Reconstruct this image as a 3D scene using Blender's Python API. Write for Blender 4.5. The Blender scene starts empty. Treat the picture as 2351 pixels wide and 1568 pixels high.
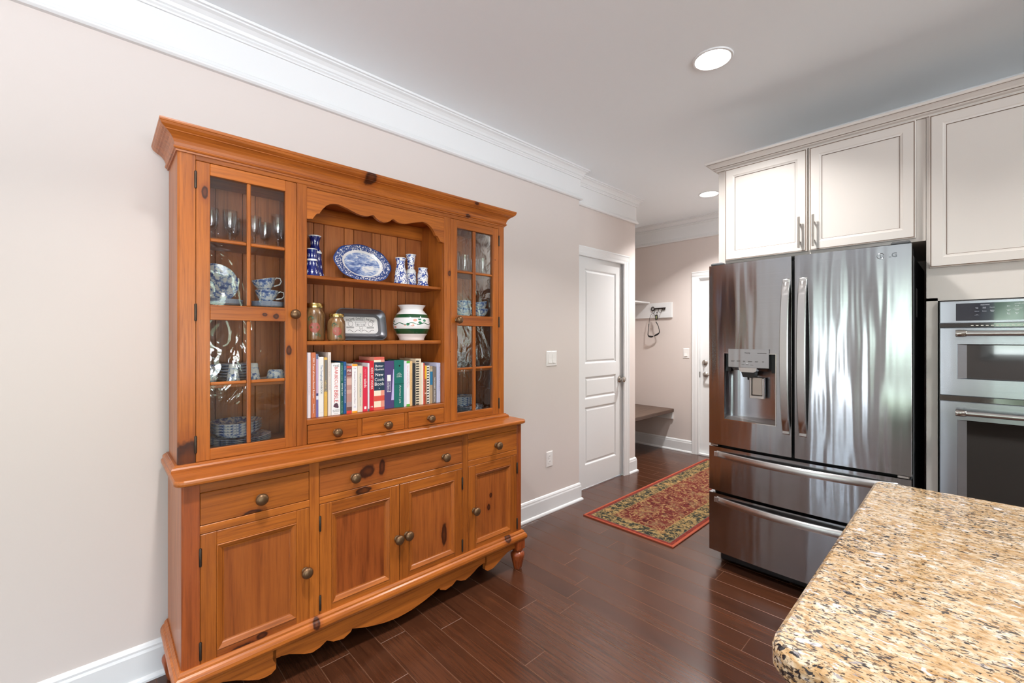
import bpy, bmesh, math, random
from mathutils import Vector, Matrix, Euler
random.seed(7)
SC = bpy.context.scene
COL = SC.collection
PI = math.pi

# ------------------------------------------------------------------ camera
cam = bpy.data.cameras.new('camera')
cam.sensor_width = 36.0
cam.lens = 1006.0 / 2351.0 * 36.0
cam.shift_y = -9.0 / 2351.0
cam.clip_start = 0.02
cam_o = bpy.data.objects.new('camera', cam)
COL.objects.link(cam_o)
cam_o.location = (0, 0, 1.32)
cam_o.rotation_euler = (PI / 2, 0, math.atan(1053.5 / 1006.0))
SC.camera = cam_o

# ------------------------------------------------------------------ view
SC.view_settings.view_transform = 'Standard'
SC.view_settings.look = 'None'
SC.view_settings.gamma = 1.0
SC.view_settings.use_curve_mapping = False
SC.view_settings.exposure = 0.27
SC.cycles.use_denoising = True
SC.cycles.max_bounces = 10
SC.cycles.diffuse_bounces = 6
SC.cycles.glossy_bounces = 5
SC.cycles.transparent_max_bounces = 16
SC.cycles.sample_clamp_indirect = 6.0
SC.cycles.caustics_reflective = False
SC.cycles.caustics_refractive = False

CEIL = 2.683
# ------------------------------------------------------------------ world: overcast daylight over a green garden
W = bpy.data.worlds.new('garden_sky'); SC.world = W; W.use_nodes = True
wn = W.node_tree; wn.nodes.clear()
def wnode(t, **k):
    n = wn.nodes.new(t)
    for a, b in k.items(): setattr(n, a, b)
    return n
w_out = wnode('ShaderNodeOutputWorld'); w_bg = wnode('ShaderNodeBackground')
w_tc = wnode('ShaderNodeTexCoord'); w_sep = wnode('ShaderNodeSeparateXYZ')
w_noise = wnode('ShaderNodeTexNoise'); w_noise.inputs['Scale'].default_value = 14; w_noise.inputs['Detail'].default_value = 6
w_ramp = wnode('ShaderNodeValToRGB'); e = w_ramp.color_ramp.elements
e[0].position = 0.35; e[0].color = (0.06, 0.09, 0.06, 1); e[1].position = 0.68; e[1].color = (0.42, 0.54, 0.44, 1)
w_mr = wnode('ShaderNodeMapRange'); w_mr.inputs['From Min'].default_value = 0.10; w_mr.inputs['From Max'].default_value = 0.22
w_mix = wnode('ShaderNodeMix', data_type='RGBA')
L = wn.links.new
L(w_tc.outputs['Generated'], w_sep.inputs[0]); L(w_tc.outputs['Generated'], w_noise.inputs['Vector'])
L(w_noise.outputs['Fac'], w_ramp.inputs[0]); L(w_sep.outputs['Z'], w_mr.inputs['Value'])
L(w_mr.outputs['Result'], w_mix.inputs['Factor']); L(w_ramp.outputs['Color'], w_mix.inputs['A'])
w_mix.inputs['B'].default_value = (0.54, 0.65, 0.78, 1)
w_mr2 = wnode('ShaderNodeMapRange'); w_mr2.inputs['From Min'].default_value = -0.05; w_mr2.inputs['From Max'].default_value = 0.0
w_mix2 = wnode('ShaderNodeMix', data_type='RGBA')     # added bright ground glow below the trees, throws light up at the ceiling
L(w_sep.outputs['Z'], w_mr2.inputs['Value']); L(w_mr2.outputs['Result'], w_mix2.inputs['Factor'])
w_mix2.inputs['A'].default_value = (1.06, 1.13, 1.20, 1); L(w_mix.outputs['Result'], w_mix2.inputs['B'])
L(w_mix2.outputs['Result'], w_bg.inputs['Color']); w_bg.inputs['Strength'].default_value = 15.0
L(w_bg.outputs[0], w_out.inputs[0])

CAN_W = 18.0            # watts of each recessed can (placed with its trim further down)
CAN_COL = (1.0, 0.98, 0.97)
# unseen windows, mostly added and sized for light: (axis, position, a0, a1, z0, z1)
YR = -4.8
WINDOWS = [('Y', YR, -1.60, -1.22, 0.20, 2.2), ('Y', YR, -0.86, -0.48, 0.20, 2.2), ('Y', YR, 0.20, 1.40, 1.0, 2.0), ('X', 4.2, -4.3, -1.7, 0.12, 2.3), ('X', 4.2, -1.1, 1.3, 0.7, 2.3)]
for ax, pos, a0, a1, z0, z1 in WINDOWS:
    l = bpy.data.lights.new('window_portal', 'AREA'); l.shape = 'RECTANGLE'
    l.size = a1 - a0; l.size_y = z1 - z0; l.cycles.is_portal = True
    o = bpy.data.objects.new('window_portal', l); COL.objects.link(o)
    if ax == 'Y': o.location = ((a0 + a1) / 2, pos - 0.06, (z0 + z1) / 2); o.rotation_euler = (PI / 2, 0, 0)
    else: o.location = (pos + 0.06, (a0 + a1) / 2, (z0 + z1) / 2); o.rotation_euler = (PI / 2, 0, PI / 2)

# ------------------------------------------------------------------ materials
def lin(c):
    r = []
    for x in c[:3]:
        x /= 255.0
        r.append(x / 12.92 if x <= 0.04045 else ((x + 0.055) / 1.055) ** 2.4)
    return (r[0], r[1], r[2], 1.0)

class Nodes:
    def __init__(s, name):
        s.m = bpy.data.materials.new(name); s.m.use_nodes = True
        s.t = s.m.node_tree; s.t.nodes.clear()
        s.out = s.t.nodes.new('ShaderNodeOutputMaterial')
    def n(s, typ, ins=None, **at):
        nd = s.t.nodes.new('ShaderNode' + typ)
        for k, v in at.items(): setattr(nd, k, v)
        if ins:
            for k, v in ins.items():
                sock = nd.inputs[k]
                if isinstance(v, bpy.types.NodeSocket): s.t.links.new(v, sock)
                else: sock.default_value = v
        return nd
    def math(s, op, a, b=None, clamp=False):
        nd = s.n('Math', operation=op, use_clamp=clamp)
        for i, v in enumerate((a, b)):
            if v is None: continue
            if isinstance(v, bpy.types.NodeSocket): s.t.links.new(v, nd.inputs[i])
            else: nd.inputs[i].default_value = v
        return nd.outputs[0]
    def vm(s, op, a, b=None):
        nd = s.n('VectorMath', operation=op)
        for i, v in enumerate((a, b)):
            if v is None: continue
            if isinstance(v, bpy.types.NodeSocket): s.t.links.new(v, nd.inputs[i])
            else: nd.inputs[i].default_value = v
        return nd.outputs['Value'] if op in ('LENGTH', 'DOT_PRODUCT', 'DISTANCE') else nd.outputs['Vector']
    def ramp(s, fac, stops, interp='LINEAR'):
        nd = s.n('ValToRGB', {'Fac': fac}); cr = nd.color_ramp; cr.interpolation = interp
        while len(cr.elements) < len(stops): cr.elements.new(0.5)
        for e, (p, c) in zip(cr.elements, stops):
            e.position = p; e.color = c if len(c) == 4 else (*c, 1)
        return nd.outputs['Color']
    def mix(s, f, a, b, blend='MIX'):
        nd = s.n('Mix', data_type='RGBA', blend_type=blend)
        for k, v in (('Factor', f), ('A', a), ('B', b)):
            sk = nd.inputs[k] if k == 'Factor' else [i for i in nd.inputs if i.name == k and i.type == 'RGBA'][0]
            if isinstance(v, bpy.types.NodeSocket): s.t.links.new(v, sk)
            else: sk.default_value = v
        return [o for o in nd.outputs if o.type == 'RGBA'][0]
    def noise(s, vec=None, scale=5.0, detail=3.0, rough=0.5, dist=0.0, w=None):
        nd = s.n('TexNoise', noise_dimensions='4D' if w is not None else '3D')
        nd.inputs['Scale'].default_value = scale; nd.inputs['Detail'].default_value = detail
        nd.inputs['Roughness'].default_value = rough; nd.inputs['Distortion'].default_value = dist
        if vec is not None: s.t.links.new(vec, nd.inputs['Vector'])
        if w is not None: s.t.links.new(w, nd.inputs['W'])
        return nd.outputs['Fac']
    def obj(s): return s.n('TexCoord').outputs['Object']
    def mapv(s, vec, scale=(1, 1, 1), loc=(0, 0, 0), rot=(0, 0, 0)):
        nd = s.n('Mapping', {'Vector': vec}); nd.inputs['Scale'].default_value = scale
        nd.inputs['Location'].default_value = loc; nd.inputs['Rotation'].default_value = rot
        return nd.outputs[0]
    def bump(s, h, strength=0.2, dist=0.01):
        return s.n('Bump', {'Height': h, 'Strength': strength, 'Distance': dist}).outputs[0]
    def pbr(s, color, rough=0.5, metal=0.0, normal=None, **more):
        p = s.n('BsdfPrincipled')
        def put(k, v):
            if isinstance(v, bpy.types.NodeSocket): s.t.links.new(v, p.inputs[k])
            else: p.inputs[k].default_value = v
        put('Base Color', color); put('Roughness', rough); put('Metallic', metal)
        if normal is not None: put('Normal', normal)
        for k, v in more.items(): put(k.replace('_', ' '), v)
        s.t.links.new(p.outputs[0], s.out.inputs[0]); s.p = p
        return s.m

def plain(name, rgb, rough=0.5, metal=0.0, **k):
    N = Nodes(name); c = lin(rgb)
    # a little tone variation so nothing is dead flat
    v = N.noise(N.obj(), 6.0, 3.0)
    col = N.mix(0.5, c, N.ramp(v, [(0.3, tuple(x * 0.94 for x in c[:3])), (0.7, tuple(min(1, x * 1.05) for x in c[:3]))]))
    return N.pbr(col, rough, metal, **k)

def paint(name, rgb, rough=0.45, bump=0.05, scale=180):
    N = Nodes(name)
    h = N.noise(N.obj(), scale, 2.0)
    return N.pbr(lin(rgb), rough, normal=N.bump(h, bump, 0.001))

def wood(name, axis, light, dark, rough=0.32, knots=(), streak=9.0, grain=0.55, coat=0.07, pin=True, spread=0.5):
    """pine / stained timber: grain along axis 0,1,2 of the object's own space; knots = (centre, radii)"""
    N = Nodes(name); v = N.obj(); rnd = N.n('ObjectInfo').outputs['Random']
    w = N.math('MULTIPLY', rnd, 31.0)
    k = [1.0, 1.0, 1.0]
    sc = [streak] * 3; sc[axis] = 0.75
    sc2 = [streak * 9] * 3; sc2[axis] = 3.0
    broad = N.noise(N.mapv(v, sc), 1.6, 3.0, 0.5, 1.2, w)
    fine = N.noise(N.mapv(v, sc2), 1.5, 4.0, 0.65, 0.3, w)
    l, d = lin(light), lin(dark)
    m = tuple((a * 0.62 + b * 0.38) for a, b in zip(l, d))
    col = N.ramp(broad, [(0.5 - spread * 0.5, d), (0.5, m), (0.5 + spread * 0.38, l)])
    col = N.mix(grain, col, N.ramp(fine, [(0.30, tuple(x * 0.55 for x in d[:3])), (0.52, m), (0.75, l)]), 'MIX')
    # board-to-board tone
    col = N.mix(1.0, col, N.ramp(rnd, [(0.0, (0.76, 0.71, 0.66)), (0.5, (0.98, 0.97, 0.96)), (1.0, (1.08, 1.07, 1.04))]), 'MULTIPLY')
    kd = lin((46, 18, 9))
    if pin:
        vo = N.n('TexVoronoi', {'Vector': N.mapv(v, (7, 7, 7)), 'Scale': 1.0})
        rare = N.math('GREATER_THAN', N.n('SeparateColor', {'Color': vo.outputs['Color']}).outputs[0], 0.62)
        dot = N.n('MapRange', {'Value': vo.outputs['Distance'], 'From Min': 0.016, 'From Max': 0.034, 'To Min': 0.75, 'To Max': 0.0}).outputs[0]
        col = N.mix(N.math('MULTIPLY', dot, rare), col, kd)
    if knots:
        wob = N.noise(v, 28.0, 2.0)
        for c, r in knots:
            q = N.vm('MULTIPLY', N.vm('SUBTRACT', v, c), tuple(0.78 / x for x in r))
            dist = N.math('ADD', N.vm('LENGTH', q), N.math('MULTIPLY', N.math('SUBTRACT', wob, 0.5), 0.9))
            halo = N.n('MapRange', {'Value': dist, 'From Min': 0.7, 'From Max': 1.9, 'To Min': 0.55, 'To Max': 0.0}).outputs[0]
            core = N.n('MapRange', {'Value': dist, 'From Min': 0.75, 'From Max': 1.0, 'To Min': 0.92, 'To Max': 0.0}).outputs[0]
            ring = N.math('MULTIPLY', core, N.n('MapRange', {'Value': dist, 'From Min': 0.2, 'From Max': 0.6, 'To Min': 0.72, 'To Max': 1.0}).outputs[0])
            col = N.mix(halo, col, lin((120, 52, 22)))
            col = N.mix(ring, col, kd)
    return N.pbr(col, N.ramp(fine, [(0, (rough + 0.1,) * 3), (1, (rough - 0.05,) * 3)]), normal=N.bump(fine, 0.06, 0.002), Coat_Weight=coat, Coat_Roughness=0.18, Specular_IOR_Level=0.4)

M = {}
M['wall'] = paint('wall_paint', (212, 202, 196), 0.6, 0.04)
M['trim'] = paint('trim_paint', (226, 227, 227), 0.32, 0.02)
M['ceil'] = paint('ceiling_paint', (241, 246, 249), 0.8, 0.05, 120)
M['cream'] = paint('cream_cabinet_paint', (205, 199, 192), 0.34, 0.02)
M['glaze'] = plain('brown_glaze', (120, 102, 88), 0.5)
M['plate'] = plain('white_plastic', (232, 229, 226), 0.3)
PL, PD = (188, 108, 40), (124, 58, 21)
M['pine_v'] = wood('pine_upright', 2, PL, PD)
M['pine_h'] = wood('pine_lengthwise', 1, PL, PD)
M['pine_x'] = wood('pine_crosswise', 0, PL, PD)
M['pine_in'] = wood('pine_back_boards', 2, (190, 116, 62), (140, 70, 32), 0.42)
M['foot'] = wood('turned_pine', 2, (170, 84, 38), (110, 46, 20), 0.28, pin=False)

def steel(name, rgb=(176, 178, 182), rough=0.2, aniso=0.75, wav=0.0, dark=False):
    N = Nodes(name); v = N.obj()
    br = N.noise(N.mapv(v, (2.0, 2.0, 420.0)), 1.0, 3.0, 0.7)
    col = N.mix(0.25, lin(rgb), N.ramp(br, [(0.3, tuple(x * 0.72 for x in lin(rgb)[:3])), (0.7, lin(rgb))]))
    nrm = None
    if wav:
        wv = N.noise(N.mapv(v, (9.0, 9.0, 0.8)), 1.0, 2.0, 0.5)
        nrm = N.bump(wv, wav, 0.02)
    tan = N.n('Tangent', direction_type='RADIAL', axis='Z').outputs[0]
    return N.pbr(col, rough, 1.0, normal=nrm, Anisotropic=aniso, Anisotropic_Rotation=0.25, Tangent=tan)
M['steel'] = steel('brushed_stainless', (164, 165, 168), 0.15, 0.85, 0.30)
M['steel_h'] = steel('satin_handle_steel', (196, 194, 192), 0.26, 0.4)
M['oven_steel'] = steel('oven_stainless', (172, 175, 182), 0.24, 0.75, 0.05)
M['chrome'] = plain('polished_nickel', (190, 186, 180), 0.12, 1.0)
M['nickel'] = plain('satin_nickel', (176, 168, 160), 0.3, 1.0)
M['iron'] = plain('dark_iron', (52, 44, 40), 0.5, 0.7)
M['black'] = plain('black_plastic', (14, 14, 15), 0.4)
M['darkgrey'] = paint('grey_textured_case', (74, 75, 76), 0.55, 0.5, 420)
M['brass_old'] = plain('antique_brass', (112, 84, 58), 0.36, 0.7)
M['gold'] = plain('gold_lid', (206, 178, 110), 0.25, 1.0)
M['bronze_hinge'] = plain('dark_bronze', (70, 62, 54), 0.45, 0.8)

def thin_glass(name, wavy=0.0, tint=(1, 1, 1), gain=1.0, rough=0.0):
    N = Nodes(name)
    fr = N.n('Fresnel', {'IOR': 1.5})
    gl = N.n('BsdfGlossy', {'Color': (1, 1, 1, 1), 'Roughness': rough})
    tr = N.n('BsdfTransparent', {'Color': (*tint, 1)})
    if wavy:
        v = N.obj()
        nz = N.noise(N.mapv(v, (1, 9, 7)), 1.0, 2.5, 0.5, 1.5)
        bp = N.bump(nz, wavy, 0.03)
        N.t.links.new(bp, gl.inputs['Normal'])
    mx = N.n('MixShader', {0: N.math('MULTIPLY', fr.outputs[0], gain, True), 1: tr.outputs[0], 2: gl.outputs[0]})
    N.t.links.new(mx.outputs[0], N.out.inputs[0])
    return N.m
M['pane'] = thin_glass('wavy_old_glass', 0.10, (0.97, 0.97, 0.96), 0.85)
M['winglass'] = thin_glass('window_glass')
def clear_ware(name):
    N = Nodes(name)
    lw = N.n('LayerWeight', {'Blend': 0.30})
    gl = N.n('BsdfGlossy', {'Color': (1, 1, 1, 1), 'Roughness': 0.02})
    tr = N.n('BsdfTransparent', {'Color': (0.93, 0.93, 0.94, 1)})
    mx = N.n('MixShader', {0: N.math('ADD', N.math('MULTIPLY', lw.outputs['Facing'], 0.75), 0.06), 1: tr.outputs[0], 2: gl.outputs[0]})
    N.t.links.new(mx.outputs[0], N.out.inputs[0])
    return N.m
M['crystal'] = clear_ware('clear_glassware')

def lamp_lens(name, s):
    N = Nodes(name); e = N.n('Emission', {'Color': (*CAN_COL, 1), 'Strength': s})
    N.t.links.new(e.outputs[0], N.out.inputs[0]); return N.m
M['lens'] = lamp_lens('lit_lamp_lens', 14.0)

def china(name, scale=80.0, amount=0.36, deep=(56, 80, 146), mid=(130, 152, 198), white=(232, 232, 230)):
    N = Nodes(name); v = N.obj()
    a = N.noise(v, scale, 4.0, 0.6, 0.8)
    vo = N.n('TexVoronoi', {'Vector': v, 'Scale': scale * 0.8}).outputs['Distance']
    f = N.math('ADD', N.math('MULTIPLY', a, 0.8), N.math('MULTIPLY', vo, 0.35))
    k = 0.56 - (amount - 0.5) * 0.3
    col = N.ramp(f, [(0.0, lin(white)), (k - 0.05, lin(white)), (k, lin(mid)), (k + 0.05, lin(mid)), (k + 0.09, lin(deep)), (1, lin(deep))])
    return N.pbr(col, 0.12, Coat_Weight=0.4, Coat_Roughness=0.05)
M['china'] = china('blue_transfer_china')
M['china_pale'] = china('pale_blue_transfer_china', 95, 0.32, (70, 98, 158), (150, 170, 206))
M['porcelain'] = plain('white_porcelain', (232, 232, 230), 0.12, Coat_Weight=0.4)

def plate_stack_mat(name):
    N = Nodes(name); v = N.obj(); z = N.n('SeparateXYZ', {'Vector': v}).outputs['Z']
    col = N.ramp(N.noise(v, 70, 3), [(0.42, lin((226, 229, 236))), (0.62, lin((156, 174, 208)))])
    return N.pbr(col, 0.15, Coat_Weight=0.4)
M['plate_rim'] = plate_stack_mat('blue_rimmed_plate')

# ------------------------------------------------------------------ mesh builder
class MB:
    def __init__(s): s.v = []; s.f = []; s.mi = []; s.sm = []; s.cur = 0; s.smooth = False
    def add(s, vs, fs, smooth=None):
        b = len(s.v); s.v += [tuple(p) for p in vs]
        sm = s.smooth if smooth is None else smooth
        for f in fs: s.f.append(tuple(b + i for i in f)); s.mi.append(s.cur); s.sm.append(sm)
        return s
    def box(s, lo, hi, c=0.0):
        x0, y0, z0 = (min(a, b) for a, b in zip(lo, hi)); x1, y1, z1 = (max(a, b) for a, b in zip(lo, hi))
        c = min(c, 0.45 * min(x1 - x0, y1 - y0, z1 - z0))
        if c <= 0:
            v = [(x0, y0, z0), (x1, y0, z0), (x1, y1, z0), (x0, y1, z0), (x0, y0, z1), (x1, y0, z1), (x1, y1, z1), (x0, y1, z1)]
            return s.add(v, [(0, 3, 2, 1), (4, 5, 6, 7), (0, 1, 5, 4), (1, 2, 6, 5), (2, 3, 7, 6), (3, 0, 4, 7)], False)
        v = []; idx = {}
        X, Y, Z = (x0, x1), (y0, y1), (z0, z1)
        for i in (0, 1):
            for j in (0, 1):
                for k in (0, 1):
                    dx, dy, dz = c * (1 - 2 * i), c * (1 - 2 * j), c * (1 - 2 * k)
                    p = (X[i], Y[j], Z[k])
                    for a in range(3):
                        q = [p[0] + dx, p[1] + dy, p[2] + dz]; q[a] = p[a]
                        idx[(i, j, k, a)] = len(v); v.append(tuple(q))
        F = []
        def quad(keys):
            F.append([idx[k] for k in keys])
        for a in range(3):
            o = [x for x in range(3) if x != a]
            for e in (0, 1):
                ks = []
                for p, q in ((0, 0), (1, 0), (1, 1), (0, 1)):
                    t = [0, 0, 0]; t[a] = e; t[o[0]] = p; t[o[1]] = q; ks.append((*t, a))
                quad(ks)
        for a in range(3):
            o = [x for x in range(3) if x != a]
            for p in (0, 1):
                for q in (0, 1):
                    t = [0, 0, 0]; t[o[0]] = p; t[o[1]] = q
                    t0 = list(t); t0[a] = 0; t1 = list(t); t1[a] = 1
                    quad([(*t0, o[0]), (*t1, o[0]), (*t1, o[1]), (*t0, o[1])])
        for i in (0, 1):
            for j in (0, 1):
                for k in (0, 1): quad([(i, j, k, 0), (i, j, k, 1), (i, j, k, 2)])
        cx, cy, cz = (x0 + x1) / 2, (y0 + y1) / 2, (z0 + z1) / 2
        out = []
        for f in F:
            P = [Vector(v[i]) for i in f]; nrm = (P[1] - P[0]).cross(P[2] - P[0]); ce = sum(P, Vector()) / len(P)
            if nrm.dot(ce - Vector((cx, cy, cz))) < 0: f = f[::-1]
            out.append(tuple(f))
        return s.add(v, out, False)
    def prism(s, poly, a, b, fn, smooth=False):
        """closed 2-D polygon extruded from a to b; fn(u, v, t) -> point"""
        n = len(poly); v = [fn(u, w, a) for u, w in poly] + [fn(u, w, b) for u, w in poly]
        s.add(v, [tuple((i, (i + 1) % n, n + (i + 1) % n, n + i)) for i in range(n)], smooth)
        return s.add(v, [tuple(range(n))[::-1], tuple(range(n, 2 * n))], False)
    def lathe(s, prof, n=24, c=(0, 0, 0), axis=2, smooth=True, a0=0.0, a1=2 * PI, sx=1.0, sy=1.0):
        full = abs(a1 - a0 - 2 * PI) < 1e-6; m = n if full else n + 1; v = []
        for r, h in prof:
            for i in range(m):
                t = a0 + (a1 - a0) * i / n; p = (r * math.cos(t) * sx, r * math.sin(t) * sy)
                q = (p[0], p[1], h) if axis == 2 else ((h, p[0], p[1]) if axis == 0 else (p[1], h, p[0]))
                v.append((c[0] + q[0], c[1] + q[1], c[2] + q[2]))
        f = []
        for j in range(len(prof) - 1):
            for i in range(n if full else n):
                k = (i + 1) % m if full else i + 1
                f.append((j * m + i, j * m + k, (j + 1) * m + k, (j + 1) * m + i))
        return s.add(v, f, smooth)
    def disc(s, r, c, axis=2, n=24, flip=False, sx=1.0, sy=1.0):
        v = []
        for i in range(n):
            t = 2 * PI * i / n; p = (r * math.cos(t) * sx, r * math.sin(t) * sy)
            q = (p[0], p[1], 0) if axis == 2 else ((0, p[0], p[1]) if axis == 0 else (p[1], 0, p[0]))
            v.append(tuple(a + b for a, b in zip(c, q)))
        return s.add(v, [tuple(range(n))[::-1] if flip else tuple(range(n))], False)
    def tube(s, path, r, n=8, cap=True, closed=False):
        P = [Vector(p) for p in path]; m = len(P); R = r if isinstance(r, (list, tuple)) else [r] * m; v = []
        up = None
        for i, p in enumerate(P):
            if closed: t = P[(i + 1) % m] - P[i - 1]
            else: t = P[min(i + 1, m - 1)] - P[max(i - 1, 0)]
            t.normalize()
            if up is None:
                up = Vector((0, 0, 1)) if abs(t.z) < 0.9 else Vector((1, 0, 0))
            a = t.cross(up); a.normalize(); b = a.cross(t); b.normalize(); up = b
            for k in range(n):
                q = 2 * PI * k / n; v.append(tuple(p + (a * math.cos(q) + b * math.sin(q)) * R[i]))
        f = []
        for i in range(m if closed else m - 1):
            for k in range(n):
                j = (i + 1) % m; f.append((i * n + k, i * n + (k + 1) % n, j * n + (k + 1) % n, j * n + k))
        s.add(v, f, True)
        if cap and not closed: s.add(v, [tuple(range(n))[::-1], tuple(range((m - 1) * n, m * n))], False)
        return s
    def sweep(s, path, prof, smooth=False, close=True):
        """moulding: profile points (p outward to the left of travel, z) along a plan polyline, mitred"""
        P = [Vector((a, b)) for a, b in path]; n = len(P); k = len(prof); v = []
        nr = []
        for i in range(n - 1):
            d = (P[i + 1] - P[i]).normalized(); nr.append(Vector((-d.y, d.x)))
        for i in range(n):
            if i == 0: m = nr[0]
            elif i == n - 1: m = nr[-1]
            else: m = (nr[i - 1] + nr[i]) / (1 + nr[i - 1].dot(nr[i]))
            for p, z in prof: q = P[i] + m * p; v.append((q.x, q.y, z))
        f = []
        for i in range(n - 1):
            for j in range(k):
                jj = (j + 1) % k; f.append((i * k + j, (i + 1) * k + j, (i + 1) * k + jj, i * k + jj))
        s.add(v, f, smooth)
        return s.add(v, [tuple(range(k)), tuple(range((n - 1) * k, n * k))[::-1]], False)
    def mesh(s, name, mats):
        me = bpy.data.meshes.new(name); me.from_pydata(s.v, [], s.f)
        for m in (mats if isinstance(mats, (list, tuple)) else [mats]): me.materials.append(M[m] if isinstance(m, str) else m)
        me.polygons.foreach_set('material_index', s.mi); me.polygons.foreach_set('use_smooth', s.sm)
        bm = bmesh.new(); bm.from_mesh(me); bmesh.ops.remove_doubles(bm, verts=bm.verts, dist=1e-6)
        bmesh.ops.recalc_face_normals(bm, faces=bm.faces)
        for e in bm.edges: e.smooth = len(e.link_faces) == 2 and e.calc_face_angle(9.0) < 0.75
        bm.to_mesh(me); bm.free(); me.update()
        return me
    def build(s, name, mats, parent=None, loc=(0, 0, 0), rot=(0, 0, 0)):
        return obj(name, s.mesh(name, mats), parent, loc, rot)

def obj(name, data, parent=None, loc=(0, 0, 0), rot=(0, 0, 0)):
    o = bpy.data.objects.new(name, data); COL.objects.link(o)
    o.parent = parent; o.location = loc; o.rotation_euler = rot
    return o
def thing(name, label, cat, loc=(0, 0, 0), rz=0.0, group=None):
    o = obj(name, None, None, loc, (0, 0, rz)); o.empty_display_size = 0.1
    return tag(o, label, cat, group)
def tag(o, label, cat=None, group=None, kind=None):
    if label: o['label'] = label
    if cat: o['category'] = cat
    if group: o['group'] = group
    if kind: o['kind'] = kind
    return o
def struct(o, label=None):
    o['kind'] = 'structure'
    if label: o['label'] = label
    return o
def dup(o, parent=None, label=None, loc=None, rz=None):
    c = o.copy(); COL.objects.link(c); c.parent = parent
    if label: c['label'] = label
    if loc is not None: c.location = loc
    if rz is not None: c.rotation_euler[2] = rz
    for ch in [x for x in bpy.data.objects if x.parent == o]: dup(ch, c)
    return c
def text(name, body, mat, parent, loc, xdir, ydir, length, height=None, maxh=None, bold=0.0):
    """flat printed lettering centred at loc, fitted to a length along xdir"""
    cu = bpy.data.curves.new(name, 'FONT'); cu.body = body; cu.size = 1.0; cu.align_x = 'CENTER'; cu.align_y = 'CENTER'
    cu.resolution_u = 2; cu.offset = bold; cu.fill_mode = 'FRONT'
    cu.materials.append(M[mat] if isinstance(mat, str) else mat)
    o = obj(name, cu, parent)
    bpy.context.view_layer.update()
    w, h = max(o.dimensions.x, 1e-3), max(o.dimensions.y, 1e-3)
    sx = length / w; sy = sx if height is None else height / h
    if maxh and sy * h > maxh: sy = maxh / h
    X = Vector(xdir).normalized(); Y = Vector(ydir).normalized(); Z = X.cross(Y)
    m = Matrix(((X.x * sx, Y.x * sy, Z.x, loc[0]), (X.y * sx, Y.y * sy, Z.y, loc[1]), (X.z * sx, Y.z * sy, Z.z, loc[2]), (0, 0, 0, 1)))
    dg = bpy.context.evaluated_depsgraph_get()
    me = bpy.data.meshes.new_from_object(o.evaluated_get(dg)); me.name = name
    bpy.data.objects.remove(o); bpy.data.curves.remove(cu)
    o = obj(name, me, parent); o.matrix_local = m
    return o
def arc(cx, cy, r, a0, a1, n):
    return [(cx + r * math.cos(a0 + (a1 - a0) * i / n), cy + r * math.sin(a0 + (a1 - a0) * i / n)) for i in range(n + 1)]
def rrect(x0, y0, x1, y1, r, n=5):
    return (arc(x1 - r, y1 - r, r, 0, PI / 2, n) + arc(x0 + r, y1 - r, r, PI / 2, PI, n) +
            arc(x0 + r, y0 + r, r, PI, 1.5 * PI, n) + arc(x1 - r, y0 + r, r, 1.5 * PI, 2 * PI, n))

# ================================================================== the setting
def rings(mb, rect, steps, fn, smooth=False, cap=True):
    """concentric rectangle loops: steps = (inset, height); last loop is capped"""
    u0, v0, u1, v1 = rect; vs = []; fs = []
    for k, (i, h) in enumerate(steps):
        vs += [fn(u0 + i, v0 + i, h), fn(u1 - i, v0 + i, h), fn(u1 - i, v1 - i, h), fn(u0 + i, v1 - i, h)]
        if k:
            a, b = 4 * (k - 1), 4 * k
            fs += [(a + j, a + (j + 1) % 4, b + (j + 1) % 4, b + j) for j in range(4)]
    b = 4 * (len(steps) - 1)
    if cap: fs.append((b, b + 1, b + 2, b + 3))
    return mb.add(vs, fs, smooth)

# ---- floor: dark hand-scraped planks laid across the room
M['floor'] = wood('dark_floor_plank', 0, (90, 52, 33), (40, 22, 14), 0.22, streak=11, grain=0.6, coat=0.35, pin=False, spread=0.6)
M['plank_edge'] = plain('plank_edge_highlight', (106, 72, 52), 0.4)  # pale tone paints the light caught along the joints
M['subfloor'] = plain('plank_joint', (84, 58, 42), 0.6)
floor = struct(MB().box((-3.2, YR - 0.2, -0.12), (4.4, 5.1, -0.004)).build('floor', 'subfloor'), 'dark hand-scraped hardwood plank floor')
PW = 0.12
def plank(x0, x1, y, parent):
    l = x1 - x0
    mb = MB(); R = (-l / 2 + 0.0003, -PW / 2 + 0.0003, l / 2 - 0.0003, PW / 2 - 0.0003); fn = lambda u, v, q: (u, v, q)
    mb.cur = 1; rings(mb, R, [(0, -0.004), (0, -0.0008), (0.0013, 0.0)], fn, cap=False)      # joint highlight painted as paler edges
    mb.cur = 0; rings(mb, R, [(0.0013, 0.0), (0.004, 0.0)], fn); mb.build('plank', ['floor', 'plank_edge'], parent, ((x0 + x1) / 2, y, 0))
rp = random.Random(21)
field = MB()
k0 = int(math.floor((YR - 0.055) / PW))
for k in range(k0, 42):
    yc = 0.055 + PW * (k + 0.5)
    if yc < YR or yc > 4.92: continue
    xs = -2.20 if yc < 2.86 else (-2.40 if yc < 3.875 else -2.965)
    xe = 4.2 if yc < 3.52 else -1.08
    x = xs - rp.uniform(0.0, 0.9)
    while x < xe - 0.01:
        l = rp.uniform(0.65, 1.45); a, b = max(x, xs), min(x + l, xe); x += l
        if b - a < 0.02: continue
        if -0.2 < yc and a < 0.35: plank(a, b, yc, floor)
        else: field.box((a + 0.0006, yc - PW / 2 + 0.0006, -0.004), (b - 0.0006, yc + PW / 2 - 0.0006, 0.0))
tag(field.build('plank_field', 'floor', floor), None, kind='stuff')

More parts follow.
